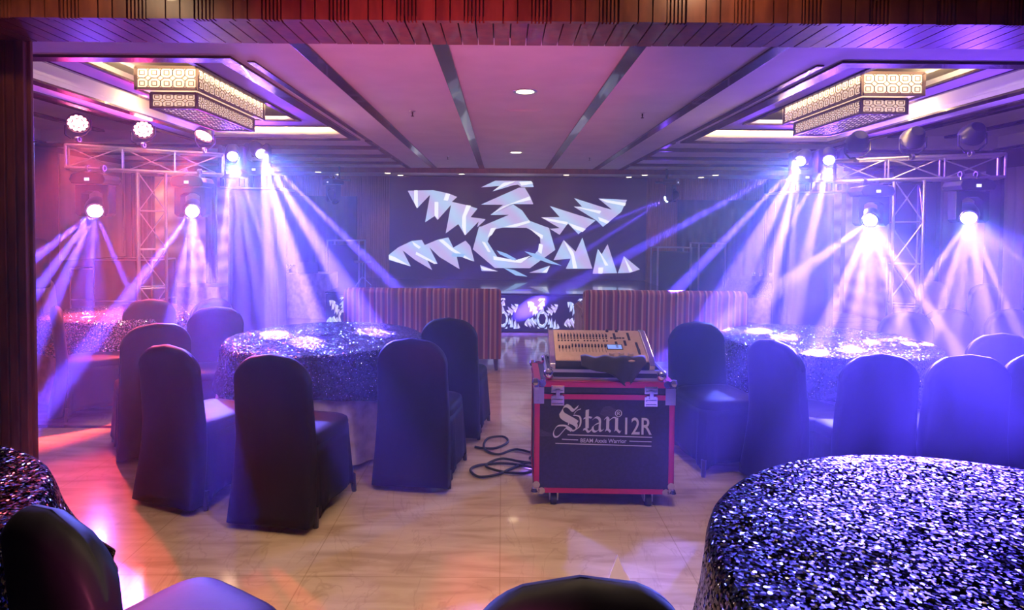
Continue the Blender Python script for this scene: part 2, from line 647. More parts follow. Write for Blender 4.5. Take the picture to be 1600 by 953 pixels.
# bulkhead in front of the back wall
bm = B(); box(bm, XL, XR, 11.2, YB, HC - .07, HC); struct('ceiling_bulkhead', bm, M_plaster)
bm = B(); box(bm, XL, XR, 11.17, 11.2, HC - .09, HC); struct('trim_%d' % n, bm, M_slat); n += 1

# walls
bm = B(); box(bm, XL - .12, XL, 2.9, YB, 0, 3.3); struct('wall_left', bm, M_wall)
bm = B(); box(bm, XR, XR + .12, 2.9, YB, 0, 3.3); struct('wall_right', bm, M_wall)
bm = B(); box(bm, XL - .2, XR + .2, YB, YB + .12, 0, 3.3); struct('wall_back', bm, M_slatdark)
bm = B(); box(bm, -3.6, 5.6, -3.2, -3.08, 0, 2.9); struct('wall_front', bm, M_wall)
bm = B(); box(bm, -5.2, -5.08, -3.2, 2.9, 0, 2.9); struct('wall_front_left', bm, M_wall)
bm = B(); box(bm, 5.5, 5.62, -3.2, 2.9, 0, 2.9); struct('wall_front_right', bm, M_wall)
bm = B(); box(bm, -5.2, -3.5, -3.2, -3.08, 0, 2.9); struct('wall_front_corner', bm, M_wall)


def slat_wall(name, x0, x1, z0, z1, pitch=.045):
    bm = B()
    box(bm, x0, x1, YB - .03, YB, z0, z1)
    x = x0
    while x < x1 - .01:
        box(bm, x, x + pitch * .62, YB - .055, YB - .03, z0, z1)
        x += pitch
    return struct(name, bm, M_wallwood)


slat_wall('wall_back_panelling_left', -4.9, -2.30, .0, 2.69)
slat_wall('wall_back_panelling_right', 2.92, 5.35, .0, 2.69)


def drape(name, x0, x1, y, z0, z1, m, amp=.03, fold=.13, depth_axis='y', n=None, th=.012, seed=1):
    """A hanging curtain with folds, along x (or y when depth_axis is 'x')."""
    rnd = random.Random(seed)
    bm = B()
    L = x1 - x0
    n = n or int(L / fold * 8)
    ph = rnd.random() * 6
    rows = 5
    g = []
    for j in range(rows):
        t = j / (rows - 1)
        g.append([])
        for i in range(n + 1):
            u = x0 + L * i / n
            d = amp * (.6 + .4 * t) * (math.sin(2 * PI * (u - x0) / fold + ph) + .35 * math.sin(5.1 * u / fold * .7 + ph * 2 + t))
            g[-1].append((u, y + d, z1 + (z0 - z1) * t))
    sw = (lambda p: p) if depth_axis == 'y' else (lambda p: (p[1], p[0], p[2]))
    V = [[bm.verts.new(sw(p)) for p in r] for r in g]
    W = [[bm.verts.new(sw((p[0], p[1] + th, p[2]))) for p in r] for r in g]
    for j in range(rows - 1):
        for i in range(n):
            bm.faces.new((V[j][i], V[j][i + 1], V[j + 1][i + 1], V[j + 1][i]))
            bm.faces.new((W[j][i], W[j + 1][i], W[j + 1][i + 1], W[j][i + 1]))
    for i in range(n):
        bm.faces.new((V[0][i], W[0][i], W[0][i + 1], V[0][i + 1]))
        bm.faces.new((V[-1][i], V[-1][i + 1], W[-1][i + 1], W[-1][i]))
    for j in range(rows - 1):
        bm.faces.new((V[j][0], V[j + 1][0], W[j + 1][0], W[j][0]))
        bm.faces.new((V[j][n], W[j][n], W[j + 1][n], V[j + 1][n]))
    return obj(name, bm, m, smooth=True)


tag(drape('stage_drape', -4.85, -2.95, 12.08, .02, 2.27, M_blackcloth, .03, .2), 'black drape hanging on the slatted back wall left of the screen', 'drape')
tag(drape('stage_drape', 3.55, 5.3, 12.08, .02, 2.25, M_blackcloth, .03, .2, seed=3), 'black drape hanging on the slatted back wall right of the screen', 'drape')

# left wall: pale panel, dark curtain
bm = B()
box(bm, XL + .012, XL + .03, 8.75, 10.15, 1.16, 2.62)
for a in ((8.70, 8.75, 1.11, 2.67), (10.15, 10.2, 1.11, 2.67)):
    box(bm, XL + .005, XL + .04, *a)
box(bm, XL + .005, XL + .04, 8.75, 10.15, 1.11, 1.16)
box(bm, XL + .005, XL + .04, 8.75, 10.15, 2.62, 2.67)
tag(obj('wall_panel', bm, M_curtain), 'plain beige fabric panel on the left wall behind the lighting truss', 'panel')
tag(drape('curtain', 10.3, 11.0, XL + .06, .02, 2.66, M_blackcloth, .03, .14, 'x'), 'dark curtain beside the beige panel on the left wall', 'curtain')
bm = B(); box(bm, XL + .002, XL + .03, 5.5, 8.68, .0, 2.69); struct('wall_left_panelling', bm, M_slatdark)
bm = B(); box(bm, XL + .002, XL + .02, 11.1, YB, .0, 2.69); struct('wall_left_stone', bm, M_onyx)


def pilaster(nm, x0, x1, m=M_slatdark, dep=.12):
    bm = B()
    box(bm, x0, x1, YB - dep, YB, 0, 2.69)
    for k in range(3):
        xx = x0 + (x1 - x0) * (k + .5) / 3
        box(bm, xx - .02, xx + .02, YB - dep - .012, YB - dep, .1, 2.6)
    return struct(nm, bm, m)


bm = B(); box(bm, XL, -4.95, YB - .04, YB - .005, 0, 2.69); struct('wall_back_stone_left', bm, M_onyx)
pilaster('wall_back_pilaster_1', -6.05, -5.85)
pilaster('wall_back_pilaster_2', -5.25, -4.95)
bm = B(); box(bm, 5.4, XR, YB - .04, YB - .005, 0, 2.69); struct('wall_back_stone_right', bm, M_onyx)
pilaster('wall_back_pilaster_3', 5.4, 5.65)
pilaster('wall_back_pilaster_4', 6.35, 6.6)

# right wall: sheer curtains, pale panel, dark pilasters
bm = B()
box(bm, XR - .03, XR - .012, 8.55, 9.35, .45, 2.45)
for a in ((8.50, 8.55, .40, 2.5), (9.35, 9.4, .40, 2.5), (8.55, 9.35, .40, .45), (8.55, 9.35, 2.45, 2.5)):
    box(bm, XR - .04, XR - .005, *a)
tag(obj('wall_panel', bm, M_curtain), 'plain beige panel on the right wall between dark pilasters', 'panel')
bm = B(); box(bm, XR - .08, XR, 8.22, 8.48, 0, 2.69); struct('wall_right_pilaster_1', bm, M_slatdark)
bm = B(); box(bm, XR - .08, XR, 9.43, 10.0, 0, 2.69); struct('wall_right_pilaster_2', bm, M_slatdark)
bm = B(); box(bm, XR - .03, XR, 10.6, 12.0, 0, 2.69); struct('wall_right_stone', bm, M_onyx)
tag(drape('sheer_curtain', 6.6, 8.15, XR - .12, .02, 2.5, M_curtain, .035, .16, 'x', seed=5), 'pale sheer curtain hanging on the right wall at the edge of the picture', 'curtain')

# header beam and fluted column of the opening
def board(bm, x0, x1, y0, y1, z0, z1):
    box(bm, x0, x1, y0, y1, z0, z1)


rnd = random.Random(4)
bm = B(); box(bm, -5.08, 5.5, 2.63, 2.92, 2.535, 2.86); struct('wall_header', bm, M_slatdark)
bm = B(); bm2 = B()
x = -5.05
i = 0
while x < 5.45:
    wd = .062 if i % 4 else .085
    if i % 4 == 3:
        for k in range(5):
            box(bm, x + k * .0165, x + k * .0165 + .009, 2.605, 2.63, 2.505, 2.86)
        wd = .083
    else:
        box(bm, x, x + wd - .006, 2.60, 2.63, 2.505, 2.86)
    x += wd
    i += 1
struct('wall_header_slats', bm, M_slat)
x = -5.05
while x < 5.45:
    box(bm2, x, x + .071, 2.632, 2.94, 2.505 + .002 * (rnd.random()), 2.535)
    x += .077
struct('wall_header_soffit', bm2, M_slat)


def column(nm, x0, x1):
    bm = B()
    box(bm, x0, x1, 2.93, 2.948, 0, 2.76)
    x = x0 + .004
    while x < x1 - .02:
        box(bm, x, x + .038, 2.905, 2.935, 0, 2.50)
        x += .0485
    return struct(nm, bm, M_slat, .003)


column('wall_column_left', -3.0, -2.312)
column('wall_column_right', 2.78, 3.5)
bm = B(); box(bm, -5.1, -3.0, 2.9, 3.0, 0, 2.86); struct('wall_hall_left_return', bm, M_slatdark)
bm = B(); box(bm, 3.5, 5.6, 2.9, 3.0, 0, 2.86); struct('wall_hall_right_return', bm, M_slatdark)

# ------------------------------------------------------------------ haze filling the hall
hz = bpy.data.materials.new('stage_haze')
hz.use_nodes = True
hn = hz.node_tree.nodes
hn.clear()
ho = hn.new('ShaderNodeOutputMaterial')
vs = hn.new('ShaderNodeVolumeScatter')
vs.inputs['Density'].default_value = HAZE_DENSITY
vs.inputs['Anisotropy'].default_value = HAZE_ANISO
vs.inputs['Color'].default_value = (1, 1, 1, 1)
hz.node_tree.links.new(vs.outputs[0], ho.inputs['Volume'])
bm = B(); box(bm, XL + .2, XR - .2, 2.3, 12.0, .01, 2.49)
o = obj('haze', bm, hz)
tag(o, 'thin stage haze filling the hall and showing the light beams', 'haze')
o['kind'] = 'stuff'

# ------------------------------------------------------------------ stage and screens
ZO = 3.902
BODY = [
    [(582, 95), (670, 52), (890, 52), (905, 90), (830, 92), (808, 76), (780, 80), (650, 122), (715, 84)],
    [(582, 205), (815, 95), (850, 95), (885, 155), (903, 200), (780, 200), (642, 270), (718, 205)],
    [(642, 270), (780, 202), (835, 240), (882, 308), (860, 320), (730, 350), (572, 350), (755, 268)],
    [(135, 120), (290, 115), (385, 135), (437, 157), (405, 188), (490, 208), (562, 230), (520, 285), (612, 297), (600, 312), (560, 350), (570, 312), (487, 402), (445, 330), (368, 390), (400, 208), (318, 305), (300, 280), (242, 320), (272, 145), (192, 232)],
    [(20, 530), (80, 480), (160, 440), (222, 432), (240, 465), (320, 430), (385, 415), (415, 480), (490, 435), (520, 470), (545, 568), (430, 510), (455, 618), (330, 540), (270, 480), (320, 585), (255, 560), (287, 625), (180, 560), (105, 500), (155, 602), (22, 562)],
    [(1300, 160), (1475, 167), (1440, 245), (1400, 245)],
    [(1150, 158), (1335, 218), (1440, 245), (1330, 340), (1290, 300), (1150, 213), (1200, 212)],
    [(1003, 210), (1285, 300), (1180, 388), (1115, 320), (1065, 393), (1005, 355), (1065, 350), (950, 282), (1065, 280)],
    [(1030, 555), (1090, 425), (1165, 500), (1205, 410), (1268, 608), (1105, 610), (1135, 545)],
    [(1270, 640), (1300, 480), (1325, 515), (1360, 450), (1420, 635)],
    [(1425, 635), (1460, 525), (1560, 610), (1500, 632)],
    [(580, 590), (690, 630), (590, 628)],
    [(880, 637), (1008, 590), (990, 637)],
]
OUT8 = [(572, 345), (700, 335), (880, 305), (1000, 350), (1040, 490), (960, 550), (885, 608), (670, 608), (535, 490)]
IN8 = [(655, 365), (710, 350), (860, 350), (965, 410), (940, 490), (900, 530), (815, 575), (660, 540), (622, 420)]
SHINE = [
    [(175, 117), (196, 117), (198, 228), (190, 228), (176, 195)], [(368, 136), (394, 140), (380, 182), (355, 178)],
    [(300, 190), (323, 190), (322, 300), (300, 275)], [(495, 208), (522, 213), (492, 280), (492, 398), (484, 398), (468, 345), (470, 280)],
    [(655, 118), (720, 66), (790, 54), (780, 62)], [(815, 60), (888, 54), (900, 68), (830, 82)],
    [(642, 268), (720, 215), (880, 150), (886, 172), (760, 202)], [(720, 347), (880, 303), (884, 316), (790, 347)],
    [(645, 355), (678, 350), (650, 398), (625, 414)], [(590, 440), (610, 445), (645, 507), (628, 505)],
    [(660, 532), (795, 558), (890, 528), (830, 575), (665, 556)], [(940, 450), (965, 458), (955, 516), (935, 500)],
    [(878, 353), (965, 398), (958, 422)], [(1305, 162), (1468, 188), (1462, 206), (1350, 184)],
    [(1150, 212), (1318, 240), (1308, 256)], [(950, 282), (1115, 312), (1112, 328), (1000, 304)],
    [(1120, 318), (1225, 355), (1205, 374), (1150, 352)], [(1300, 278), (1370, 305), (1355, 320), (1308, 300)],
    [(1090, 427), (1150, 500), (1176, 607), (1150, 607), (1140, 530)], [(1302, 485), (1366, 585), (1346, 587)],
    [(1460, 530), (1515, 622), (1496, 628)], [(1305, 600), (1335, 600), (1330, 639), (1305, 639)],
    [(22, 530), (60, 545), (155, 602), (60, 572), (22, 556)], [(163, 442), (216, 478), (205, 490), (176, 468)],
    [(190, 510), (318, 582), (300, 585), (185, 525)], [(325, 432), (352, 430), (420, 490), (540, 567), (480, 545), (400, 498)],
    [(960, 635), (1008, 592), (988, 636)], [(582, 600), (690, 629), (600, 620)],
]
GLINT = [
    [(680, 495), (740, 515), (805, 552), (780, 558), (700, 520)], [(850, 500), (920, 515), (1080, 590), (1000, 575), (920, 545)],
    [(725, 608), (790, 620), (872, 662), (800, 655)], [(410, 515), (490, 520), (478, 540), (405, 536)],
]
SX0, SX1, SZ0, SZ1 = -2.27, 2.88, .62, 2.665


def motif(root, y, X, Z, e=.004):
    """The screen picture; X and Z turn picture coordinates into metres; faces lie in front of the panel."""
    f = lambda px, py, z: (X(px), y - z, Z(py))
    bm = B()
    for i, p in enumerate(BODY):
        prism(bm, p, 0, e + i * e * .02, f)
    A = [[bm.verts.new(f(px, py, z)) for px, py in L] for L in (OUT8, IN8) for z in (0, e * 1.5)]
    k = len(OUT8)
    # line up inner ring with outer ring by angle
    for i in range(k):
        j = (i + 1) % k
        o0, o1, i0, i1 = A[0], A[1], A[2], A[3]
        bm.faces.new((o1[i], o1[j], i1[j], i1[i]))
        bm.faces.new((o0[i], o0[j], o1[j], o1[i]))
        bm.faces.new((i1[i], i1[j], i0[j], i0[i]))
    a = obj('picture_shape', bm, M_shape, root)
    bm = B()
    for p in SHINE:
        prism(bm, p, 0, e * 2.2, f)
    obj('picture_highlight', bm, M_shine, root)
    return a


IN8 = [(655, 365), (715, 350), (862, 350), (945, 395), (950, 470), (905, 530), (815, 572), (690, 545), (625, 440)]
OUT8 = [(572, 345), (700, 335), (880, 305), (1000, 350), (1040, 490), (960, 550), (885, 608), (670, 608), (535, 490)]

scr = thing('led_screen', 'huge LED screen at the back of the stage showing white shard ring', 'screen', (0, 0, 0))
bm = B(); box(bm, SX0, SX1, 11.95, 12.05, SZ0, SZ1)
obj('screen_panel', bm, M_screen, scr)
kx = (SX1 - SX0) / 1570
motif(scr, 11.95, lambda p: SX0 + (p - 24) * kx, lambda q: SZ1 - (q - 30) * (SZ1 - SZ0) / 650)
bm = B()
for p in GLINT:
    prism(bm, p, 0, .011, lambda px, py, z: (SX0 + (px - 24) * kx, 11.95 - z, SZ1 - (py - 30) * (SZ1 - SZ0) / 650))
obj('picture_glint', bm, M_glint, scr)

M_deck = noisy(mat('glossy_black_deck', rough=.14, coat=.5), (.02, .018, .03), (.03, .026, .04), 3)
stg = thing('stage_platform', 'low black stage platform in front of the LED screen with lit front', 'stage', (0, 0, 0))
bm = B(); box(bm, -2.75, 2.80, 9.36, 12.06, .02, .60); obj('deck_base', bm, M_blackcloth, stg)
bm = B(); box(bm, -2.78, 2.83, 9.33, 12.07, .60, .615); obj('deck_top', bm, M_deck, stg)
fr = thing('led_strip_screen', 'LED strip screen along the stage front repeating the white shard rings', 'screen', (0, 0, 0))
bm = B(); box(bm, -2.75, 2.80, 9.27, 9.34, .02, .585); obj('screen_panel', bm, M_screen, fr)
first = None
for k in range(9):
    x0 = -2.78 + k * .62
    sub = B()
    f = lambda px, py, z: (x0 + .03 + px / 1570 * .56, 9.27 - z, .555 - (py - 40) / 610 * .50)
    bmA = B()
    for p in BODY:
        prism(bmA, p, 0, .003, f)
    o8 = [bmA.verts.new(f(px, py, .003)) for px, py in OUT8]
    i8 = [bmA.verts.new(f(px, py, .003)) for px, py in IN8]
    for i in range(9):
        j = (i + 1) % 9
        bmA.faces.new((o8[i], o8[j], i8[j], i8[i]))
    a = obj('picture_shape', bmA, M_shape, fr)
    for p in SHINE:
        prism(sub, p, 0, .005, f)
    obj('picture_highlight', sub, M_shine, fr)

# ------------------------------------------------------------------ downlights, sprinklers


def downlight(x, y, z, label, power=0, r=.062, grp=None):
    t = thing('downlight', label, 'ceiling light', (x, y, z), 0, grp)
    bm = B(); lathe(bm, [(r, -.004), (r + .022, -.008), (r + .028, 0), (r, 0), (r, -.004)], 24)
    obj('trim_ring', bm, M_steel, t, True)
    bm = B(); lathe(bm, [(0, -.006), (r * .7, -.005), (r, -.002), (r, 0), (0, 0)], 24)
    obj('diffuser', bm, M_down, t, True)
    if power:
        lamp('downlight_lamp', 'SPOT', (x, y, z - .02), power, WARM, (x, y, 0), .05, R(120), .8)
    return t


downlight(.18, 5.0, HC, 'round warm downlight in middle ceiling panel nearest the header beam', 36, .075)
downlight(.19, 8.86, HC, 'round warm downlight in middle ceiling panel farther back, towards the screen', 30, .075)
pairs = [(-.80, 11.6, 'above the left half of the screen'), (1.23, 11.6, 'above the right half of the screen'),
         (-2.22, 11.5, 'at the top left corner of the screen, front of its pair'), (-2.05, 11.95, 'at the top left corner of the screen, back of its pair'),
         (2.73, 11.5, 'at the top right corner of the screen, front of its pair'), (2.52, 11.95, 'at the top right corner of the screen, back of its pair'),
         (-3.53, 11.4, 'over the left black drape, front of its pair'), (-3.28, 11.85, 'over the left black drape, back of its pair'),
         (4.06, 11.4, 'over the right black drape, front of its pair'), (3.95, 11.9, 'over the right black drape, back of its pair'),
         (-6.2, 11.35, 'at the far left behind the truss, left of two'), (-5.7, 11.35, 'at the far left behind the truss, right of two'),
         (5.95, 11.5, 'at the far right behind the truss, left of two'), (6.5, 11.35, 'at the far right behind the truss, right of two')]
for i, (x, y, s) in enumerate(pairs):
    downlight(x, y, HC - .07, 'small warm downlight ' + s, 34 if y < 11.7 else 0, .055, 'downlights in the rear bulkhead')


def sprinkler(x, y, label):
    t = thing('sprinkler', label, 'sprinkler', (x, y, HC), 0, 'ceiling sprinklers')
    bm = B(); lathe(bm, [(.0, -.008), (.028, -.006), (.03, 0), (0, 0)], 16); obj('escutcheon', bm, M_steel, t, True)
    bm = B(); lathe(bm, [(0, -.05), (.016, -.05), (.016, -.046), (.005, -.044), (.008, -.02), (.008, -.007), (0, -.007)], 12)
    obj('head', bm, M_trim, t, True)


sprinkler(-.89, 5.86, 'small sprinkler head in the left ceiling panel, nearer one')
sprinkler(1.36, 5.86, 'small sprinkler head in the right ceiling panel, nearer one')
sprinkler(-.87, 9.4, 'tiny sprinkler head in the left ceiling panel, far one')
sprinkler(1.36, 9.4, 'tiny sprinkler head in the right ceiling panel, far one')
for y, s in ((5.75, 'nearer'), (7.75, 'farther')):
    bm = B(); box(bm, .02, .36, y, y + .22, HC - .006, HC); box(bm, .05, .33, y + .03, y + .19, HC - .009, HC - .006)
    tag(obj('access_panel', bm, M_plaster), 'flat access panel in the middle of the ceiling, %s of two' % s, 'access panel')

# ------------------------------------------------------------------ lantern chandeliers


def lattice(bm, P, u, v, W, H, cols, rows, th=.005, dep=.004):
    """Octagon and square lattice on a rectangle at P spanned by unit vectors u, v."""
    nrm = u.cross(v)

    def seg(a, b):
        A = P + u * a[0] + v * a[1]
        Bq = P + u * b[0] + v * b[1]
        d = (Bq - A).normalized()
        s = d.cross(nrm) * th / 2
        vs = [bm.verts.new(q) for q in (A - s, A + s, Bq + s, Bq - s)]
        ws = [bm.verts.new(q + nrm * dep) for q in (A - s, A + s, Bq + s, Bq - s)]
        bm.faces.new(ws)
        for i in range(4):
            j = (i + 1) % 4
            bm.faces.new((vs[i], vs[j], ws[j], ws[i]))
    cw, ch = W / cols, H / rows
    a, b = cw * .28, ch * .28
    for i in range(cols):
        for j in range(rows):
            x, y = i * cw, j * ch
            cx, cy = x + cw / 2, y + ch / 2
            oc = [(x + a, y), (x + cw - a, y), (x + cw, y + b), (x + cw, y + ch - b), (x + cw - a, y + ch), (x + a, y + ch), (x, y + ch - b), (x, y + b)]
            for k in range(8):
                seg(oc[k], oc[(k + 1) % 8])
            q = .2
            sq = [(cx - q * cw, cy - q * ch), (cx + q * cw, cy - q * ch), (cx + q * cw, cy + q * ch), (cx - q * cw, cy + q * ch)]
            for k in range(4):
                seg(sq[k], sq[(k + 1) % 4])


def tier(root, W, L, z0, z1, bottom, nm):
    """One box of the lantern: lit paper, lattice and dark frame."""
    x, y = W / 2, L / 2
    bm = B(); box(bm, -x + .006, x - .006, -y + .006, y - .006, z0 + .006, z1 - .002)
    pap = obj(nm + '_shade', bm, M_paperlight, root)
    bm = B()
    H = z1 - z0
    nc, nl = max(3, round(W / .1)), max(6, round(L / .1))
    for (P, u, Wd, c) in (((-x, -y, z0), (1, 0, 0), W, nc), ((x, -y, z0), (0, 1, 0), L, nl), ((x, y, z0), (-1, 0, 0), W, nc), ((-x, y, z0), (0, -1, 0), L, nl)):
        lattice(bm, Vector(P), Vector(u), Vector((0, 0, 1)), Wd, H, c, 2)
    if bottom:
        lattice(bm, Vector((-x, y, z0)), Vector((1, 0, 0)), Vector((0, -1, 0)), W, L, nc, nl)
    obj('lattice', bm, M_lattice, pap)
    bm = B()
    t = .011
    for sx in (-1, 1):
        for sy in (-1, 1):
            box(bm, sx * x - t, sx * x + t, sy * y - t, sy * y + t, z0 - t, z1)
    for z in (z0, z1):
        for s in (-1, 1):
            box(bm, -x, x, s * y - t, s * y + t, z - t, z + t)
            box(bm, s * x - t, s * x + t, -y, y, z - t, z + t)
    obj('frame', bm, M_lattice, pap)


def lantern(x, y, label):
    t = thing('lantern_chandelier', label, 'chandelier', (x, y, 0), 0, 'two-tier lantern chandeliers')
    tier(t, .52, 1.40, 2.776, 2.955, False, 'upper')
    tier(t, .39, 1.18, 2.64, 2.762, True, 'lower')
    bm = B(); box(bm, -.34, .34, -.80, .80, 2.972, 2.985); obj('canopy', bm, M_lattice, t)
    bm = B()
    for sy in (-.5, 0, .5):
        bar(bm, (0, sy, 2.98), (0, sy, 3.12), .01)
    obj('rod', bm, M_lattice, t)
    return t


lantern(-2.85, 5.77, 'two-tier rectangular lattice lantern glowing in the left ceiling coffer')
lantern(3.29, 5.77, 'two-tier rectangular lattice lantern glowing in the right ceiling coffer')

# ------------------------------------------------------------------ banquet chairs in black covers


def chair_parts(t, m, legm):
    # back: a slab that leans, widens downwards and ends in a straight hem
    def cyz(z):
        return -.225 - .045 * max(0, (z - .45) / .5) - .06 * max(0, (.45 - z) / .45) ** 1.5
    rings = []
    for z in (.045, .10, .22, .36, .48, .58, .66, .72):
        wd = .485 - .05 * (z - .045) / .675
        dp = .085 if z > .5 else .085 + .03 * (.5 - z) / .5
        rings.append([(x, y, z0 + (.012 * math.sin(x * 9 + 1) if z < .05 else 0)) for x, y, z0 in superring(0, cyz(z), wd, dp, z, 48, 6.)])
    zb, hw = .76, .2175

    def ztop(x):
        u = min(.9995, abs(x) / (hw + .0005))
        return zb + .135 * (1 - u ** 3.4) ** (1 / 2.6) + .045 * (1 - u * u)
    for q in (0, .15, .3, .45, .58, .70, .80, .88, .94, .975, 1.0):
        sh = 1 if q < .7 else max(.06, math.sqrt(max(0, 1 - ((q - .7) / .3) ** 2)))
        base = superring(0, 0, hw * 2, .085, 0, 48, 6.)
        rings.append([(x, cyz(zb + (ztop(x) - zb) * q) + y * sh, zb + (ztop(x) - zb) * q) for x, y, _ in base])
    bm = B(); loft(bm, rings)
    bmesh.ops.remove_doubles(bm, verts=bm.verts, dist=.0004)
    obj('back_cover', bm, m, t, True)
    # seat pad
    rings = []
    for z, s in ((.405, .96), (.42, 1.0), (.455, 1.0), (.475, .975), (.487, .90), (.493, .7), (.497, .35)):
        rings.append(superring(0, .02, .455 * s, .46 * s, z, 40, 5.))
    bm = B(); loft(bm, rings)
    obj('seat_cover', bm, m, t, True)
    # skirt: hangs from the seat, pulled out at the feet with arched hems
    rings = []
    N = 96
    for j in range(9):
        k = j / 8
        ring = []
        for q in range(N):
            a = 2 * PI * q / N
            c, s = math.cos(a), math.sin(a)
            e = 2 / 5.
            x = math.copysign(abs(c) ** e, c)
            y = math.copysign(abs(s) ** e, s)
            corner = max(0, abs(math.sin(2 * a))) ** 4
            hem = .035 + .055 * (1 - corner)
            z = .43 + (hem - .43) * k
            fl = 1 + .07 * k + .05 * k * corner
            wob = .006 * k * math.sin(a * 17) + .004 * k * math.sin(a * 31 + 1)
            ring.append((x * (.229 * fl + wob), .02 + y * (.231 * fl + wob), z))
        rings.append(ring)
    bm = B(); loft(bm, rings, False)
    o = obj('skirt', bm, m, t, True)
    s = o.modifiers.new('thickness', 'SOLIDIFY'); s.thickness = .003
    for sx in (-1, 1):
        for sy in (-1, 1):
            bm = B()
            bar(bm, (sx * .218, .02 + sy * .222, .11), (sx * .226, .02 + sy * .232, 0), .019, 6, .014)
            obj('leg', bm, legm, t)


M_leg = mat('dark_chair_leg', (.02, .012, .012), .4)
proto = {}


def chair(bx, by, fx, fy, label, kind='black', tidy=None):
    L = math.hypot(fx, fy)
    fx, fy = fx / L, fy / L
    if kind not in proto:
        t = bpy.data.objects.new('banquet_chair', None)
        C.objects.link(t)
        chair_parts(t, M_cover if kind == 'black' else M_beigecover, M_leg)
        proto[kind] = t
    else:
        t = copy_tree(proto[kind])
    t.location = (bx + .27 * fx, by + .27 * fy, 0)
    t.rotation_euler = (0, 0, math.atan2(-fx, fy))
    return tag(t, label, 'chair', 'covered banquet chairs')


chair(-3.75, 4.98, .8, .6, 'black covered chair beside the fluted column, seen from its side')
chair(-3.28, 5.52, -.45, .9, 'black covered chair with its back against front right of pink-lit sequin table')
chair(-2.40, 4.12, -.6, .8, 'black covered chair just behind the chair with the red-lit seat')
chair(-1.90, 3.36, .38, .92, 'black covered chair with red-lit seat, left of the big one at centre-left table')
chair(-2.74, 5.62, -.9, .4, 'black covered chair facing pink-lit sequin table from its right side')
chair(-2.42, 5.02, .3, -.95, 'black covered chair at left edge of centre-left sequin table')
chair(-1.22, 3.13, .2, .98, 'large black covered chair in front of the centre-left sequin table')
chair(-.55, 3.62, .15, .99, 'black covered chair left of the cables, straight hem to the floor')
chair(-.40, 4.48, .14, .99, 'black covered chair behind the left striped sofa, right of sequin table')
chair(1.44, 4.40, .2, -.98, 'black covered chair right behind the flight case, facing the camera')
chair(1.68, 3.66, .95, .3, 'black covered chair seen edge-on at the left front of right sequin table')
chair(2.09, 3.26, -.04, 1, 'black covered chair with back to camera, directly in front of right sequin table')
chair(2.58, 3.26, .06, 1, 'black covered chair behind the big violet table, right of the two wide backs')
chair(3.06, 3.32, .1, 1, 'black covered chair cut off by the right edge of the picture')
chair(3.36, 3.98, 0, 1, 'black covered chair in second row at the right, beyond the nearest backs')
chair(3.45, 5.05, .1, 1, 'black covered chair behind right sequin table, leftmost of back row')
chair(3.98, 5.28, 0, 1, 'black covered chair in the middle of the row behind right sequin table')
chair(4.55, 5.3, -.1, 1, 'black covered chair at the right end of the row behind sequin table')
chair(6.50, 8.0, -.2, 1, 'black covered chair standing near the beige panel on the right wall')
chair(6.05, 8.35, -.1, 1, 'beige covered chair standing near the beige panel on right wall', 'beige')
chair(6.45, 7.1, -.3, 1, 'black covered chair beside the sheer curtain on the right')
chair(-5.75, 7.5, .8, .4, 'beige covered chair by the column edge beyond the pink-lit sequin table', 'beige')
chair(4.95, 9.75, .1, 1, 'black covered chair in front of the small far sequin table')
chair(-1.05, 1.37, .5, .86, 'black covered chair in the near left corner, seat and back cropped')
chair(.155, 1.115, -.05, 1, 'black covered chair whose curved top edge shows at bottom centre')

# ------------------------------------------------------------------ round tables and cloths


def round_cloth(bm, r, ztop, drop, waves, amp, seed, corner=0., flare=.05, rows=14, N=220, thick=True, droop=0.):
    rnd = random.Random(seed)
    ph = [rnd.random() * 6 for _ in range(5)]

    def shape(a):
        return (math.sin(waves * a + ph[0]) + .55 * math.sin((waves * 1.7 // 1) * a + ph[1]) + .4 * math.sin((waves * .45 // 1) * a + ph[2])) / 1.5
    rings = []
    for rr in (.0001, .25, .5, .72, .88, .97):
        rings.append([(r * rr * math.cos(2 * PI * k / N), r * rr * math.sin(2 * PI * k / N), ztop) for k in range(N)])
    for j in range(1, rows + 1):
        t = j / rows
        ring = []
        for k in range(N):
            a = 2 * PI * k / N
            d = drop * (1 + corner * abs(math.sin(2 * a + ph[3])) ** 1.5)
            e = min(1, t * 4)
            rad = r * (.97 + .03 * math.sin(e * PI / 2)) + .006 + flare * t * t + amp * shape(a) * t ** .8
            z = ztop - .012 * (1 - math.cos(e * PI / 2)) - d * max(0, t - .04) - .006 * t
            ring.append((rad * math.cos(a), rad * math.sin(a), max(.008, z)))
        rings.append(ring)
    loft(bm, rings, False)


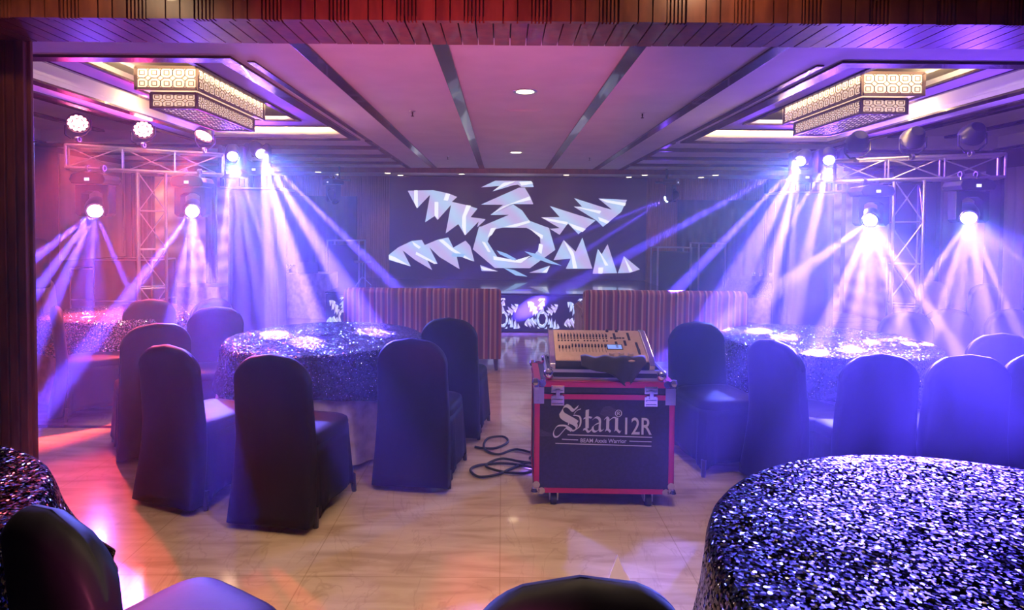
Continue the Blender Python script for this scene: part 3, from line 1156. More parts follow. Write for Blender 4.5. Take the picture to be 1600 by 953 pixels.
def round_table(x, y, r, seqm, lab, where, seed, drop=.27, corner=.25, flare=.045):
    t = thing('round_table', 'round banquet table under two cloths, ' + where, 'table', (x, y, 0), 0, 'round banquet tables')
    bm = B(); lathe(bm, [(0, .715), (r - .02, .715), (r - .012, .725), (r - .012, .740), (0, .740)], 64)
    obj('tabletop', bm, M_plastic, t)
    for k in range(4):
        a = PI / 4 + k * PI / 2
        bm = B(); bar(bm, (.35 * r * math.cos(a), .35 * r * math.sin(a), .715), (.6 * r * math.cos(a), .6 * r * math.sin(a), 0), .016, 8)
        obj('leg', bm, M_steel, t)
    bm = B(); round_cloth(bm, r, .748, .725, 21, .022, seed, 0, .10)
    o = obj('tablecloth', bm, M_linen, None, True, (x, y, 0))
    tag(o, 'beige patterned floor-length tablecloth on the table ' + where, 'tablecloth', 'beige tablecloths')
    bm = B(); round_cloth(bm, r + .014, .757, drop, 17, .016, seed + 9, corner, flare)
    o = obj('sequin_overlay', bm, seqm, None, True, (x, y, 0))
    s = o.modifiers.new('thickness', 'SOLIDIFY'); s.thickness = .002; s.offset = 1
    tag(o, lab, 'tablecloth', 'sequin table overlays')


round_table(-3.78, 5.97, .70, M_seq_pinklit, 'pink-lit black sequin overlay on the far left round table', 'lit pink at far left', 1)
round_table(-1.38, 4.66, .74, M_seq_black, 'black silver sequin overlay on the centre-left round table', 'at centre left before the striped sofa', 2)
round_table(2.55, 4.70, .77, M_seq_black, 'black silver sequin overlay on round table right of flight case', 'right of the flight case', 3)
round_table(1.42, 1.38, .87, M_seq_purple, 'large violet-lit sequin overlay filling the near right corner', 'in the near right corner', 4, .34, .35)
round_table(-2.22, 1.46, .87, M_seq_purple, 'dark sequin overlay with folds in the near left corner', 'in the near left corner', 5, .30, .35, .17)
round_table(4.85, 10.9, .66, M_seq_black, 'small far sequin overlay on table beyond the right sofa', 'beyond the right sofa', 6)


def skirted_table(x0, x1, y0, y1, z, label, seed):
    t = thing('skirted_table', label, 'table', ((x0 + x1) / 2, (y0 + y1) / 2, 0))
    a, b = (x1 - x0) / 2, (y1 - y0) / 2
    bm = B(); box(bm, -a, a, -b, b, z - .02, z); obj('tabletop', bm, M_linen, t, bevel=.008)
    N = 160
    rings = []
    for j in range(5):
        k = j / 4
        ring = []
        for q in range(N):
            p = q / N * 4
            s, u = int(p), p - int(p)
            X, Y = ((-a + 2 * a * u, -b), (a, -b + 2 * b * u), (a - 2 * a * u, b), (-a, b - 2 * b * u))[s]
            nx, ny = ((0, -1), (1, 0), (0, 1), (-1, 0))[s]
            d = .006 + .016 * k * (1 + math.sin(q * 1.1 + seed)) * .6
            ring.append((X + nx * d, Y + ny * d, z - .004 + (.01 - z) * k))
        rings.append(ring)
    bm = B(); loft(bm, rings, False); obj('skirt', bm, M_linen, t, True)
    return t


skirted_table(-5.15, -4.1, 8.6, 9.2, .75, 'rectangular table with pale pleated skirt beyond the left truss', 2)
skirted_table(-4.45, -3.1, 10.6, 11.2, .80, 'skirted control table left of the stage carrying a mixer and laptop', 5)

# gear on the control table
t = thing('laptop', 'open laptop on the skirted control table left of the stage', 'laptop', (-3.55, 10.85, .80), R(200))
bm = B(); box(bm, -.17, .17, -.12, .12, 0, .018); obj('keyboard_base', bm, M_plastic, t, bevel=.004)
bm = B(); box(bm, -.17, .17, .12, .13, .015, .235, Matrix.Rotation(R(-12), 4, 'X')); obj('lid', bm, M_plastic, t, bevel=.004)
t = thing('audio_mixer', 'small audio mixer on the skirted control table left of stage', 'mixer', (-4.05, 10.85, .80))
bm = B(); prism(bm, [(-.18, .0), (.18, .0), (.18, .13), (-.18, .06)], -.22, .22, lambda a, b, c: (c, a, b)); obj('housing', bm, M_plastic, t)
bm = B()
for i in range(8):
    for j in range(4):
        bar(bm, (-.19 + i * .053, -.12 + j * .07, .07 + j * .014), (-.19 + i * .053, -.12 + j * .07, .10 + j * .014), .008, 6)
obj('knob', bm, M_steel, t)['kind'] = 'stuff'
t = thing('music_stand', 'small metal stand at left front corner of the stage deck', 'stand', (-2.45, 10.4, .615))
bm = B()
for k in range(3):
    a = k * 2 * PI / 3
    bar(bm, (0, 0, .16), (.16 * math.cos(a), .16 * math.sin(a), .008), .007)
obj('tripod', bm, M_steel, t)
bm = B(); bar(bm, (0, 0, .12), (0, 0, .42), .009); obj('pole', bm, M_steel, t)
bm = B(); box(bm, -.14, .16, -.02, -.008, .40, .44); obj('shelf', bm, M_steel, t)


# glasses on the far right table
def tumbler(x, y, s):
    bm = B(); lathe(bm, [(0, 0), (.028, 0), (.034, .11), (.031, .11), (.026, .008), (0, .008)], 12)
    return tag(obj('glass', bm, M_chrome, None, True, (x, y, .7575)), s, 'glass', 'glasses on the far sequin table')


for i, x in enumerate((4.55, 4.72, 4.86, 5.05, 5.2)):
    tumbler(x, 10.75 + .1 * (i % 2), 'small glass standing on the far sequin table, %s from the left' % ('first', 'second', 'third', 'fourth', 'fifth')[i])


# equipment frames and cases beside the stage
def gear_frame(x, y, W, D, H, label):
    t = thing('equipment_rack', label, 'rack', (x, y, 0))
    for sx in (-1, 1):
        for sy in (-1, 1):
            bm = B(); box(bm, sx * W / 2 - .014, sx * W / 2 + .014, sy * D / 2 - .014, sy * D / 2 + .014, 0, H); obj('post', bm, M_alu, t)
    for z in (.10, H - .014):
        for s in (-1, 1):
            bm = B(); box(bm, -W / 2, W / 2, s * D / 2 - .012, s * D / 2 + .012, z - .012, z + .012); obj('rail', bm, M_alu, t)
            bm = B(); box(bm, s * W / 2 - .012, s * W / 2 + .012, -D / 2, D / 2, z - .012, z + .012); obj('rail', bm, M_alu, t)
    bm = B(); box(bm, -W / 2 + .02, W / 2 - .02, -D / 2 + .02, D / 2 - .02, .12, H * .93); obj('amplifier_block', bm, M_black, t, bevel=.01)


gear_frame(3.2, 11.3, .62, .5, 1.32, 'open steel equipment rack standing right of the stage deck')
gear_frame(3.95, 11.45, .5, .5, 1.40, 'narrow steel equipment rack before the right black drape')
gear_frame(-3.0, 11.45, .6, .5, 1.40, 'steel equipment rack standing between control table and stage')


def flight_box(x, y, W, D, H, label, rz=0):
    t = thing('flight_case', label, 'case', (x, y, 0), rz)
    bm = B(); box(bm, -W / 2, W / 2, -D / 2, D / 2, .06, H); obj('body', bm, M_black, t)
    bm = B()
    e = .018
    for z in (.06, H * .55, H):
        for s in (-1, 1):
            box(bm, -W / 2 - .004, W / 2 + .004, s * D / 2 - e / 2, s * D / 2 + e / 2, z - e / 2, z + e / 2)
            box(bm, s * W / 2 - e / 2, s * W / 2 + e / 2, -D / 2, D / 2, z - e / 2, z + e / 2)
    for sx in (-1, 1):
        for sy in (-1, 1):
            box(bm, sx * W / 2 - e / 2, sx * W / 2 + e / 2, sy * D / 2 - e / 2, sy * D / 2 + e / 2, .06, H)
    obj('edging', bm, M_alu, t)
    for sx in (-1, 1):
        for sy in (-1, 1):
            bm = B(); bar(bm, (sx * W * .38 - .015, sy * D * .36, .03), (sx * W * .38 + .015, sy * D * .36, .03), .03, 14)
            obj('caster', bm, M_rubber, t)


flight_box(-4.9, 7.95, .75, .55, 1.18, 'tall black flight case with aluminium edges behind the left truss')
flight_box(-5.75, 8.9, 1.0, .6, 1.0, 'wide black flight case against the left wall under beige panel')

# dark draped lighting totems
def totem(x, y, label, H=2.10):
    t = thing('lighting_totem', label, 'totem', (x, y, 0))
    bm = B(); box(bm, -.36, .36, -.3, .3, 0, .02); obj('base_plate', bm, M_steel, t)
    rings = []
    for z in (.02, .5, 1.0, 1.5, H - .03, H):
        k = z / H
        N = 64
        ring = []
        for q in range(N):
            a = 2 * PI * q / N
            c, s = math.cos(a), math.sin(a)
            X = math.copysign(abs(c) ** .4, c) * (.33 - .02 * k)
            Y = math.copysign(abs(s) ** .4, s) * (.24 - .02 * k)
            wv = 1 + .03 * math.sin(q * 1.9) * (1 - k)
            ring.append((X * wv, Y * wv, z))
        rings.append(ring)
    bm = B(); loft(bm, rings); obj('cover', bm, M_blackcloth, t, True)
    bm = B(); box(bm, -.40, .40, -.26, .26, H, H + .02); obj('top_plate', bm, M_steel, t)


totem(-3.20, 7.78, 'black cloth wrapped totem under the two brightest left heads')
totem(3.88, 7.68, 'black cloth wrapped totem under the two brightest right heads')

# tall dark rounded shape at far left
t = thing('speaker_on_stand', 'dark rounded loudspeaker on stand before the left wall panel', 'speaker', (-5.55, 7.0, 0), R(-35))
bm = B(); loft(bm, [superring(0, 0, .36 * s, .34 * s, z, 32, 3.2) for z, s in ((.88, .9), (.90, 1), (1.35, .98), (1.42, .9), (1.46, .7), (1.475, .3))])
obj('cabinet', bm, M_plastic, t, True)
bm = B(); bar(bm, (0, 0, .1), (0, 0, .88), .02); obj('pole', bm, M_body, t)
for k in range(3):
    a = k * 2 * PI / 3
    bm = B(); bar(bm, (0, 0, .45), (.4 * math.cos(a), .4 * math.sin(a), .012), .012); obj('leg', bm, M_body, t)

# ------------------------------------------------------------------ striped sofas


def sofa(x, y, W, label):
    t = thing('striped_sofa', label, 'sofa', (x, y, 0), 0, 'striped sofas')
    a = W / 2
    # back with a rolled top that leans towards the camera side
    prof = [(.16, .14), (-.005, .14), (-.012, .40), (-.02, .80), (-.028, .84)]
    cx, cz, rr = .035, .865, .065
    for k in range(9):
        th = PI + R(20) - (PI + R(20)) * k / 8
        prof.append((cx + rr * math.cos(th), cz + .01 + rr * math.sin(th)))
    prof += [(.14, .80), (.16, .55)]
    bm = B()
    rows = []
    segs = [(-a, .82), (-a + .015, .93), (-a + .04, .985), (-a + .08, 1.0), (a - .08, 1.0), (a - .04, .985), (a - .015, .93), (a, .82)]
    for X, s in segs:
        rows.append([(X, .07 + (p[0] - .07) * (s if p[1] > .8 else 1), p[1] if p[1] < .8 else .8 + (p[1] - .8) * s) for p in prof])
    loft(bm, rows)
    o = obj('backrest', bm, M_stripe, t, True)
    e = o.modifiers.new('edges', 'EDGE_SPLIT'); e.split_angle = R(50)
    bm = B(); box(bm, -a + .12, a - .12, .15, .80, .16, .36); obj('seat_base', bm, M_stripe, t, bevel=.02)
    for k in range(2):
        x0 = -a + .14 + k * (W - .28) / 2
        bm = B(); box(bm, x0, x0 + (W - .28) / 2 - .01, .16, .80, .36, .48); obj('seat_cushion', bm, M_stripe, t, bevel=.03)
    for s in (-1, 1):
        X0, X1 = (-a - .005, -a + .15) if s < 0 else (a - .15, a + .005)
        bm = B(); box(bm, X0, X1, .10, .82, .15, .62)
        bar(bm, ((X0 + X1) / 2, .09, .63), ((X0 + X1) / 2, .83, .63), .085, 16)
        o = obj('armrest', bm, M_stripe, t)
    for sx in (-1, 1):
        for Y in (.06, .76):
            bm = B(); bar(bm, (sx * (a - .06), Y, .15), (sx * (a - .05), Y - (.02 if Y < .4 else -.02), 0), .03, 8, .018); obj('leg', bm, M_trim, t)


sofa(-.90, 6.72, 1.78, 'maroon and gold striped sofa seen from behind, left of the aisle')
sofa(1.84, 6.66, 1.84, 'maroon and gold striped sofa seen from behind, behind the flight case')

# ------------------------------------------------------------------ branded flight case
CX, CY = .595, 3.40                       # centre of its front
CW, CD, CB, CT = .80, .50, .085, .735
fc = thing('road_case', 'black road case with red edges, white blackletter lettering and casters', 'road case', (CX, CY, 0), R(-1.0))
a = CW / 2
bm = B(); box(bm, -a + .004, a - .004, .004, CD - .004, CB + .004, .664); obj('body', bm, M_casepanel, fc)
bm = B(); box(bm, -a + .004, a - .004, .004, CD - .004, .668, CT - .003); obj('lid', bm, M_casepanel, fc)


def edges(bm, zs, vertical, e=.028, t=.006):
    for z in zs:
        for ya, yb in ((0 - t / 2, t / 2), (CD - t / 2, CD + t / 2)):
            box(bm, -a, a, ya, yb, z, z + e)
        for s in (-1, 1):
            box(bm, s * a - t / 2, s * a + t / 2, 0, CD, z, z + e)
    if vertical:
        z0, z1 = vertical
        for s in (-1, 1):
            for y, d in ((-t / 2, 1), (CD + t / 2, -1)):
                x0, x1 = sorted((s * a + s * t / 2, s * (a - e)))
                box(bm, x0, x1, min(y, y + d * t), max(y, y + d * t), z0, z1)
                y0, y1 = sorted((y, y + d * (e + t)))
                x0, x1 = sorted((s * (a - t / 2), s * (a + t / 2)))
                box(bm, x0, x1, y0, y1, z0, z1)


bm = B(); edges(bm, (CB, .632), (CB, .66)); obj('body_edging', bm, M_red, fc)
bm = B(); edges(bm, (.702,), (.668, .735)); 
for s in (-1, 1):
    box(bm, min(s * a, s * (a - .034)), max(s * a, s * (a - .034)), 0, CD, CT - .004, CT)
box(bm, -a, a, 0, .034, CT - .004, CT); box(bm, -a, a, CD - .034, CD, CT - .004, CT)
obj('lid_edging', bm, M_red, fc)
for sx in (-1, 1):
    for Y in (0, CD):
        for Z in (CB, CT):
            bm = B()
            sy = 1 if Y else -1
            sz = 1 if Z == CT else -1
            lathe(bm, [(0, -.022), (.015, -.018), (.022, 0), (.015, .018), (0, .022)], 14, Matrix.Translation((sx * (a - .002), Y - sy * .004, Z - sz * .006)))
            for dx, dz in ((0, 0), (1, 0), (0, 1)):
                px, pz = sx * (a - .012 - .03 * dx), Z - sz * (.012 + .036 * dz)
                yy = Y + sy * .004
                vsx = bar(bm, (px, yy - sy * .008, pz), (px, yy + sy * .002, pz), .021, 14)
            obj('ball_corner', bm, M_chrome, fc, 'edge')
    # long side brackets under the lid corners
    bm = B(); x0, x1 = sorted((sx * (a + .006), sx * (a - .052)))
    box(bm, x0, x1, -.0075, -.003, .605, .70)
    for k in range(4):
        bar(bm, (sx * (a - .018), -.0075, .62 + k * .021), (sx * (a - .018), -.0105, .62 + k * .021), .006, 8)
    obj('corner_bracket', bm, M_steel, fc, bevel=.003)
    bm = B(); px = -.27 if sx < 0 else .265
    box(bm, px - .038, px + .038, -.010, -.003, .596, .652); box(bm, px - .038, px + .038, -.010, -.003, .668, .712)
    for z in (.606, .630, .655, .682, .703):
        box(bm, px - .030, px + .030, -.017, -.010, z - .007, z + .004)
    box(bm, px - .012, px + .012, -.022, -.010, .64, .69)
    obj('butterfly_latch', bm, M_chrome, fc, bevel=.002)
for sx in (-1, 1):
    for Y in (.07, CD - .07):
        X = sx * .275 - .01
        c = B(); box(c, X - .05, X + .05, Y - .04, Y + .04, CB - .008, CB); 
        box(c, X - .026, X - .020, Y - .045, Y + .02, .03, CB - .008); box(c, X + .020, X + .026, Y - .045, Y + .02, .03, CB - .008)
        q = obj('caster', c, M_steel, fc)
        c = B(); bar(c, (X - .017, Y - .02, .038), (X + .017, Y - .02, .038), .038, 20); obj('wheel', c, M_rubber, q, 'edge')

# lettering, traced as broad pen strokes
LX, LZ = lambda px: -a + .015 + (px - 15) * (CW - .03) / 1545, lambda py: .655 - (py - 60) * .000535 + .0
LK = (CW - .03) / 1545
TXT = B()


def smooth_pts(pts, n=7):
    out = []
    P = [pts[0]] + list(pts) + [pts[-1]]
    for i in range(1, len(P) - 2):
        p0, p1, p2, p3 = P[i - 1], P[i], P[i + 1], P[i + 2]
        for k in range(n):
            t = k / n
            out.append(tuple(.5 * (2 * p1[d] + (-p0[d] + p2[d]) * t + (2 * p0[d] - 5 * p1[d] + 4 * p2[d] - p3[d]) * t * t + (-p0[d] + 3 * p1[d] - 3 * p2[d] + p3[d]) * t ** 3) for d in (0, 1)))
    out.append(pts[-1])
    return out


def pen(pts, nib=30, ang=40, curve=True, lift=[0], thin=5):
    """A stroke of a broad pen held at an angle, in picture units."""
    P = smooth_pts(pts) if curve else list(pts)
    dx, dy = nib / 2 * math.cos(R(ang)), -nib / 2 * math.sin(R(ang))
    lift[0] += 1
    y = -.0042 - .00001 * (lift[0] % 40)
    for p, q in zip(P, P[1:]):
        # hull of the nib swept from p to q, plus a hairline so that strokes along the nib keep a width
        L = math.hypot(q[0] - p[0], q[1] - p[1]) or 1
        nx, ny = -(q[1] - p[1]) / L * thin / 2, (q[0] - p[0]) / L * thin / 2
        if nx * dx + ny * dy < 0:
            nx, ny = -nx, -ny
        ex, ey = dx + nx, dy + ny
        quad = [(p[0] - ex, p[1] - ey), (p[0] + ex, p[1] + ey), (q[0] + ex, q[1] + ey), (q[0] - ex, q[1] - ey)]
        V = [TXT.verts.new((LX(u), y, LZ(v))) for u, v in quad]
        TXT.faces.new(V)


# S
pen([(485, 180), (455, 205), (425, 225), (385, 190), (350, 175), (320, 190), (300, 225), (312, 262), (360, 290), (430, 325), (480, 355)], 34, 60)
pen([(278, 250), (290, 290), (340, 325), (400, 350), (450, 375), (470, 400), (462, 430)], 38, 60)
pen([(515, 208), (470, 225), (440, 260)], 12, 40)
pen([(430, 275), (500, 290), (515, 345), (500, 400), (455, 435), (430, 452)], 16, 20)
pen([(462, 425), (430, 445), (390, 425), (345, 395), (290, 390), (245, 400), (212, 440), (202, 485), (222, 515), (262, 505), (310, 455), (345, 415)], 16, 60)
pen([(375, 310), (375, 385)], 8, 10)
pen([(350, 405), (410, 440)], 34, 70)
# t
pen([(590, 215), (588, 300), (590, 420)], 36, 20, False)
pen([(548, 312), (600, 296), (642, 302)], 18, 50)
pen([(545, 432), (575, 425), (605, 455), (642, 430)], 22, 60)
# a
pen([(655, 320), (690, 296), (725, 308), (738, 340), (735, 420), (748, 445), (778, 430)], 26, 40)
pen([(732, 355), (680, 378), (655, 405), (660, 440), (690, 452), (730, 425)], 24, 40)
# n
pen([(788, 318), (815, 296), (838, 315)], 24, 50)
pen([(828, 310), (826, 430)], 32, 20, False)
pen([(800, 440), (828, 425), (860, 452)], 22, 60)
pen([(842, 330), (890, 296), (925, 300)], 14, 50)
pen([(930, 300), (928, 430)], 32, 20, False)
pen([(905, 440), (930, 425), (965, 455), (980, 440)], 22, 60)
# registered mark: ring and R
pen([(950 + 36 * math.cos(k * PI / 8), 250 + 36 * math.sin(k * PI / 8)) for k in range(17)], 5, 0, False, thin=6)
pen([(938, 268), (938, 234), (952, 232), (962, 241), (952, 250), (940, 252)], 3, 0, False, thin=5)
pen([(950, 252), (963, 268)], 3, 0, False, thin=5)
# rules
for p, q in (((365, 490), (1340, 506)), ((300, 540), (488, 545)), ((1080, 551), (1335, 554)), ((225, 585), (1333, 602))):
    pen([p, q], 6, 90, False, thin=4)
# honeycomb dots
for i in range(13):
    for j in range(8):
        px, py = 735 + i * 16 + (j % 2) * 8, 182 + j * 14
        if (px - 835) ** 2 / 1.4 + (py - 240) ** 2 * 1.6 < 80 ** 2 and not (915 < px < 990 and 210 < py):
            V = [TXT.verts.new((LX(px + 2.4 * math.cos(k * PI / 3)), -.0041, LZ(py + 2.4 * math.sin(k * PI / 3)))) for k in range(6)]
            TXT.faces.new(V)
for i in range(16):
    for j in range(6):
        px, py = 20 + i * 15 + (j % 2) * 7, 430 + j * 15
        if py > 428 + px * .35 - 10 and px < 190:
            V = [TXT.verts.new((LX(px + 2 * math.cos(k * PI / 3)), -.0041, LZ(py + 2 * math.sin(k * PI / 3)))) for k in range(6)]
            TXT.faces.new(V)
bmesh.ops.translate(TXT, verts=TXT.verts, vec=(0, .003, 0))
obj('blackletter_logo', TXT, M_label, fc)


def text(body, px0, px1, base, hgt, name, bold=0.):
    cu = bpy.data.curves.new(name, 'FONT')
    cu.body = body
    cu.offset = bold
    cu.resolution_u = 4
    tmp = bpy.data.objects.new(name, cu)
    C.objects.link(tmp)
    bpy.context.view_layer.update()
    me = bpy.data.meshes.new_from_object(tmp)
    bpy.data.objects.remove(tmp)
    xs = [v.co.x for v in me.vertices]
    ys = [v.co.y for v in me.vertices]
    kx_ = (LX(px1) - LX(px0)) / (max(xs) - min(xs))
    kz_ = hgt / (max(ys) - min(ys))
    for v in me.vertices:
        v.co = (LX(px0) + (v.co.x - min(xs)) * kx_, -.0014, LZ(base) + (v.co.y - min(ys)) * kz_)
    me.materials.append(M_label)
    o = bpy.data.objects.new(name, me)
    C.objects.link(o)
    o.parent = fc
    return o


text('12R', 1028, 1335, 478, 185 * .000535, 'model_number', .008)
text('BEAM Axxis Warrior', 515, 1045, 572, 44 * .000535, 'caption', .010)

# ------------------------------------------------------------------ lighting console in its tray
con_rz = R(-2)
tray = thing('console_case', 'open aluminium console tray lying on top of the road case', 'case', (.60, 3.43, .736), con_rz)
bm = B(); box(bm, -.335, .335, .0, .40, .0, .012)
box(bm, -.335, .335, 0, .014, .012, .062); box(bm, -.335, .335, .386, .40, .012, .062)
box(bm, -.335, -.321, .014, .386, .012, .062); box(bm, .321, .335, .014, .386, .012, .062)
obj('tray', bm, M_black, tray)
bm = B()
for z0, z1 in ((.0, .016), (.044, .062)):
    box(bm, -.34, .34, -.005, .0, z0, z1); box(bm, -.34, .34, .40, .405, z0, z1)
    box(bm, -.341, -.336, 0, .4, z0, z1); box(bm, .336, .341, 0, .4, z0, z1)
obj('edging', bm, M_alu, tray)
for sx in (-1, 1):
    for Y in (0, .40):
        bm = B(); lathe(bm, [(0, -.03), (.02, -.028), (.030, -.012), (.030, .018), (.018, .03), (0, .031)], 14, Matrix.Translation((sx * .325, Y, .032)))
        obj('ball_corner', bm, M_chrome, tray, True)

co = thing('lighting_console', 'pale gold lighting desk with faders, tilted up in its tray', 'lighting desk', (.585, 3.45, .80), con_rz)
TL = Matrix.Rotation(R(20), 4, 'X')
CWD, CDP = .27, .36
bm = B(); box(bm, -CWD, CWD, 0, CDP, -.02, .045, TL); obj('housing', bm, M_plastic, co)
bm = B(); box(bm, -CWD + .002, CWD - .002, .004, CDP - .004, .045, .052, TL); pnl = obj('face_panel', bm, M_gold, co)
for s in (-1, 1):
    bm = B()
    prism(bm, [(-.02, -.03), (CDP * .4, -.03), (CDP + .01, -.02), (CDP + .015, .05), (CDP - .03, .066), (.03, .062), (-.02, .04)], 0, .034, lambda y_, z_, x_, s=s: (s * (CWD + x_), y_, z_))
    bmesh.ops.transform(bm, matrix=TL, verts=bm.verts)
    obj('side_cheek', bm, M_chrome, co, bevel=.006)


def onpanel(u, v):   # u 0..1 left-right, v 0..1 bottom-top
    return (-CWD + 2 * CWD * u, CDP * v)


slots, caps, btn = B(), [], B()
for i in range(16):
    x_, y_ = onpanel(.055 + i * .0365, .90)
    box(slots, x_ - .0012, x_ + .0012, y_ - .052, y_, .052, .0526, TL)
    caps.append((x_, y_ - .048))
for i in range(15):
    x_, y_ = onpanel(.055 + i * .0365, .47)
    box(slots, x_ - .0012, x_ + .0012, y_ - .075, y_, .052, .0526, TL)
    caps.append((x_, y_ - (.012 if i > 3 else .03)))
for row, v in enumerate((.70, .62)):
    for i in range(16):
        if row == 1 and i in (7, 13):
            continue
        x_, y_ = onpanel(.055 + i * .0365, v)
        box(btn, x_ - .0045, x_ + .0045, y_ - .004, y_ + .004, .052, .056, TL)
for cx_, cy_, nr, nc in ((.70, .70, 5, 1), (.86, .72, 6, 1), (.70, .42, 5, 1), (.80, .46, 4, 1), (.925, .40, 9, 1), (.93, .20, 2, 1), (.66, .56, 1, 3), (.76, .56, 1, 2)):
    for r_ in range(nr):
        for c_ in range(nc):
            x_, y_ = onpanel(cx_ + c_ * .035, cy_ + .16 - r_ * .042)
            box(btn, x_ - .007, x_ + .007, y_ - .0045, y_ + .0045, .052, .057, TL)
obj('fader_slots', slots, M_black, co)
o = obj('button_bank', btn, M_plastic, co)
for x_, y_ in caps:
    bm = B(); box(bm, x_ - .0042, x_ + .0042, y_ - .009, y_ + .009, .0526, .066, TL)
    obj('fader_cap', bm, M_plastic, co)
x_, y_ = onpanel(.67, .36)
bm = B(); box(bm, x_ - .048, x_ + .048, y_ - .005, y_ + .05, .052, .056, TL); sc_ = obj('display_bezel', bm, M_plastic, co)
bm = B(); box(bm, x_ - .042, x_ + .042, y_ - .0, y_ + .045, .056, .0565, TL)
M_lcd = mat('blue_lcd', (.1, .2, .5), .2, emit=(.22, .35, .9), es=.9)
obj('display_glass', bm, M_lcd, sc_)
for u in (.615, .72, .82):
    x_, y_ = onpanel(u, .17)
    bm = B(); lathe(bm, [(0, .02), (.014, .02), (.016, .017), (.017, 0), (.021, 0), (0, 0)], 20, TL @ Matrix.Translation((x_, y_, .052)))
    obj('encoder_wheel', bm, M_gold, co, 'edge')
for u in (.63, .74):
    x_, y_ = onpanel(u, .955)
    bm = B(); lathe(bm, [(0, .012), (.008, .012), (.010, 0), (0, 0)], 14, TL @ Matrix.Translation((x_, y_, .052)))
    obj('lamp_socket', bm, M_black, co)
# black cloth scrap over the front of the desk
bm = B()
N1, N2 = 26, 9
top = []
for i in range(N1 + 1):
    u = i / N1
    row = []
    for j in range(N2 + 1):
        v = j / N2
        X = .60 - .14 + .37 * u
        dep = (.02 + .035 * math.sin(PI * u) + .07 * math.exp(-((u - .72) / .16) ** 2))
        Z = .872 - dep * v * 1.35 + .005 * math.sin(u * 21) * (1 - v) - .02 * (1 - u) * v
        Y = 3.452 - .062 * v ** .6 + .01 * math.sin(u * 17 + v * 2)
        row.append(bm.verts.new((X, Y, Z)))
    top.append(row)
for i in range(N1):
    for j in range(N2):
        bm.faces.new((top[i][j], top[i + 1][j], top[i + 1][j + 1], top[i][j + 1]))
o = obj('dust_cloth', bm, M_blackcloth, None, True)
s = o.modifiers.new('thickness', 'SOLIDIFY'); s.thickness = .004
tag(o, 'crumpled black cloth draped over the front edge of the lighting desk', 'cloth')

# white folded napkin by the near chair
bm = B()
prism(bm, [(-.022, 0), (.022, 0), (.004, .052)], 0, .003, lambda x_, z_, y_: (x_, y_, z_))
prism(bm, [(.0, 0), (.030, 0), (.004, .05)], .004, .007, lambda x_, z_, y_: (x_, y_ + z_ * .1, z_))
bmesh.ops.transform(bm, matrix=Matrix.Rotation(R(-32), 4, 'X'), verts=bm.verts)
tag(obj('folded_napkin', bm, M_paper, None, False, (.24, 1.19, .885)), 'white pointed napkin sticking up behind the bottom centre chair back', 'napkin')

# cables on the floor
def cable(pts, r, label):
    P = []
    pp = [pts[0]] + pts + [pts[-1]]
    for i in range(1, len(pp) - 2):
        p0, p1, p2, p3 = [Vector((*q, 0)) for q in pp[i - 1:i + 3]]
        for k in range(10):
            t = k / 10
            P.append(.5 * (2 * p1 + (p2 - p0) * t + (2 * p0 - 5 * p1 + 4 * p2 - p3) * t * t + (3 * p1 - p0 - 3 * p2 + p3) * t ** 3))
    L = [(p.x, p.y, r + .001 + .004 * abs(math.sin(i * .13 + pts[0][0] * 9))) for i, p in enumerate(P)]
    bm = B(); tube(bm, L, r, 8)
    tag(obj('cable', bm, M_rubber, None, True), label, 'cable', 'black cables on the floor')


cable([(.30, 4.15), (.12, 4.28), (-.02, 4.18), (-.12, 4.30), (-.10, 4.50), (.02, 4.55), (.05, 4.42), (-.05, 4.30), (-.2, 4.33)], .0085, 'black cable coiled in small loops beside the covered chair, farthest of three')
cable([(.30, 4.02), (.14, 4.05), (0, 4.10), (-.10, 3.98), (.0, 3.88), (.14, 3.86), (.25, 3.92), (.30, 3.98)], .0085, 'black cable looping out of the left side of the road case')
cable([(.32, 3.90), (.15, 3.98), (.0, 4.02), (-.14, 3.99), (-.20, 3.90), (-.14, 3.80), (-.02, 3.83), (.06, 3.92), (.16, 4.02), (.30, 4.06)], .0085, 'black cable loop on the floor nearest the camera, left of road case')

# ------------------------------------------------------------------ lighting trusses


def truss_bm(bc, bb, a, b, w_, up, nseg):
    """Box truss from a to b: chords into bc, braces into bb."""
    a, b = Vector(a), Vector(b)
    d = (b - a).normalized()
    s = d.cross(up).normalized() * w_ / 2
    u = up.normalized() * w_ / 2
    cs = [s + u, s - u, -s - u, -s + u]
    for c in cs:
        bar(bc, a + c, b + c, .016, 10)
    for k in range(4):
        c0, c1 = cs[k], cs[(k + 1) % 4]
        for q in range(nseg):
            p0, p1 = a.lerp(b, q / nseg), a.lerp(b, (q + 1) / nseg)
            if (q + k) % 2:
                bar(bb, p0 + c0, p1 + c1, .0075, 6)
            else:
                bar(bb, p0 + c1, p1 + c0, .0075, 6)
            bar(bb, p1 + c0, p1 + c1, .008, 6)
        bar(bb, a + c0, a + c1, .012, 6)


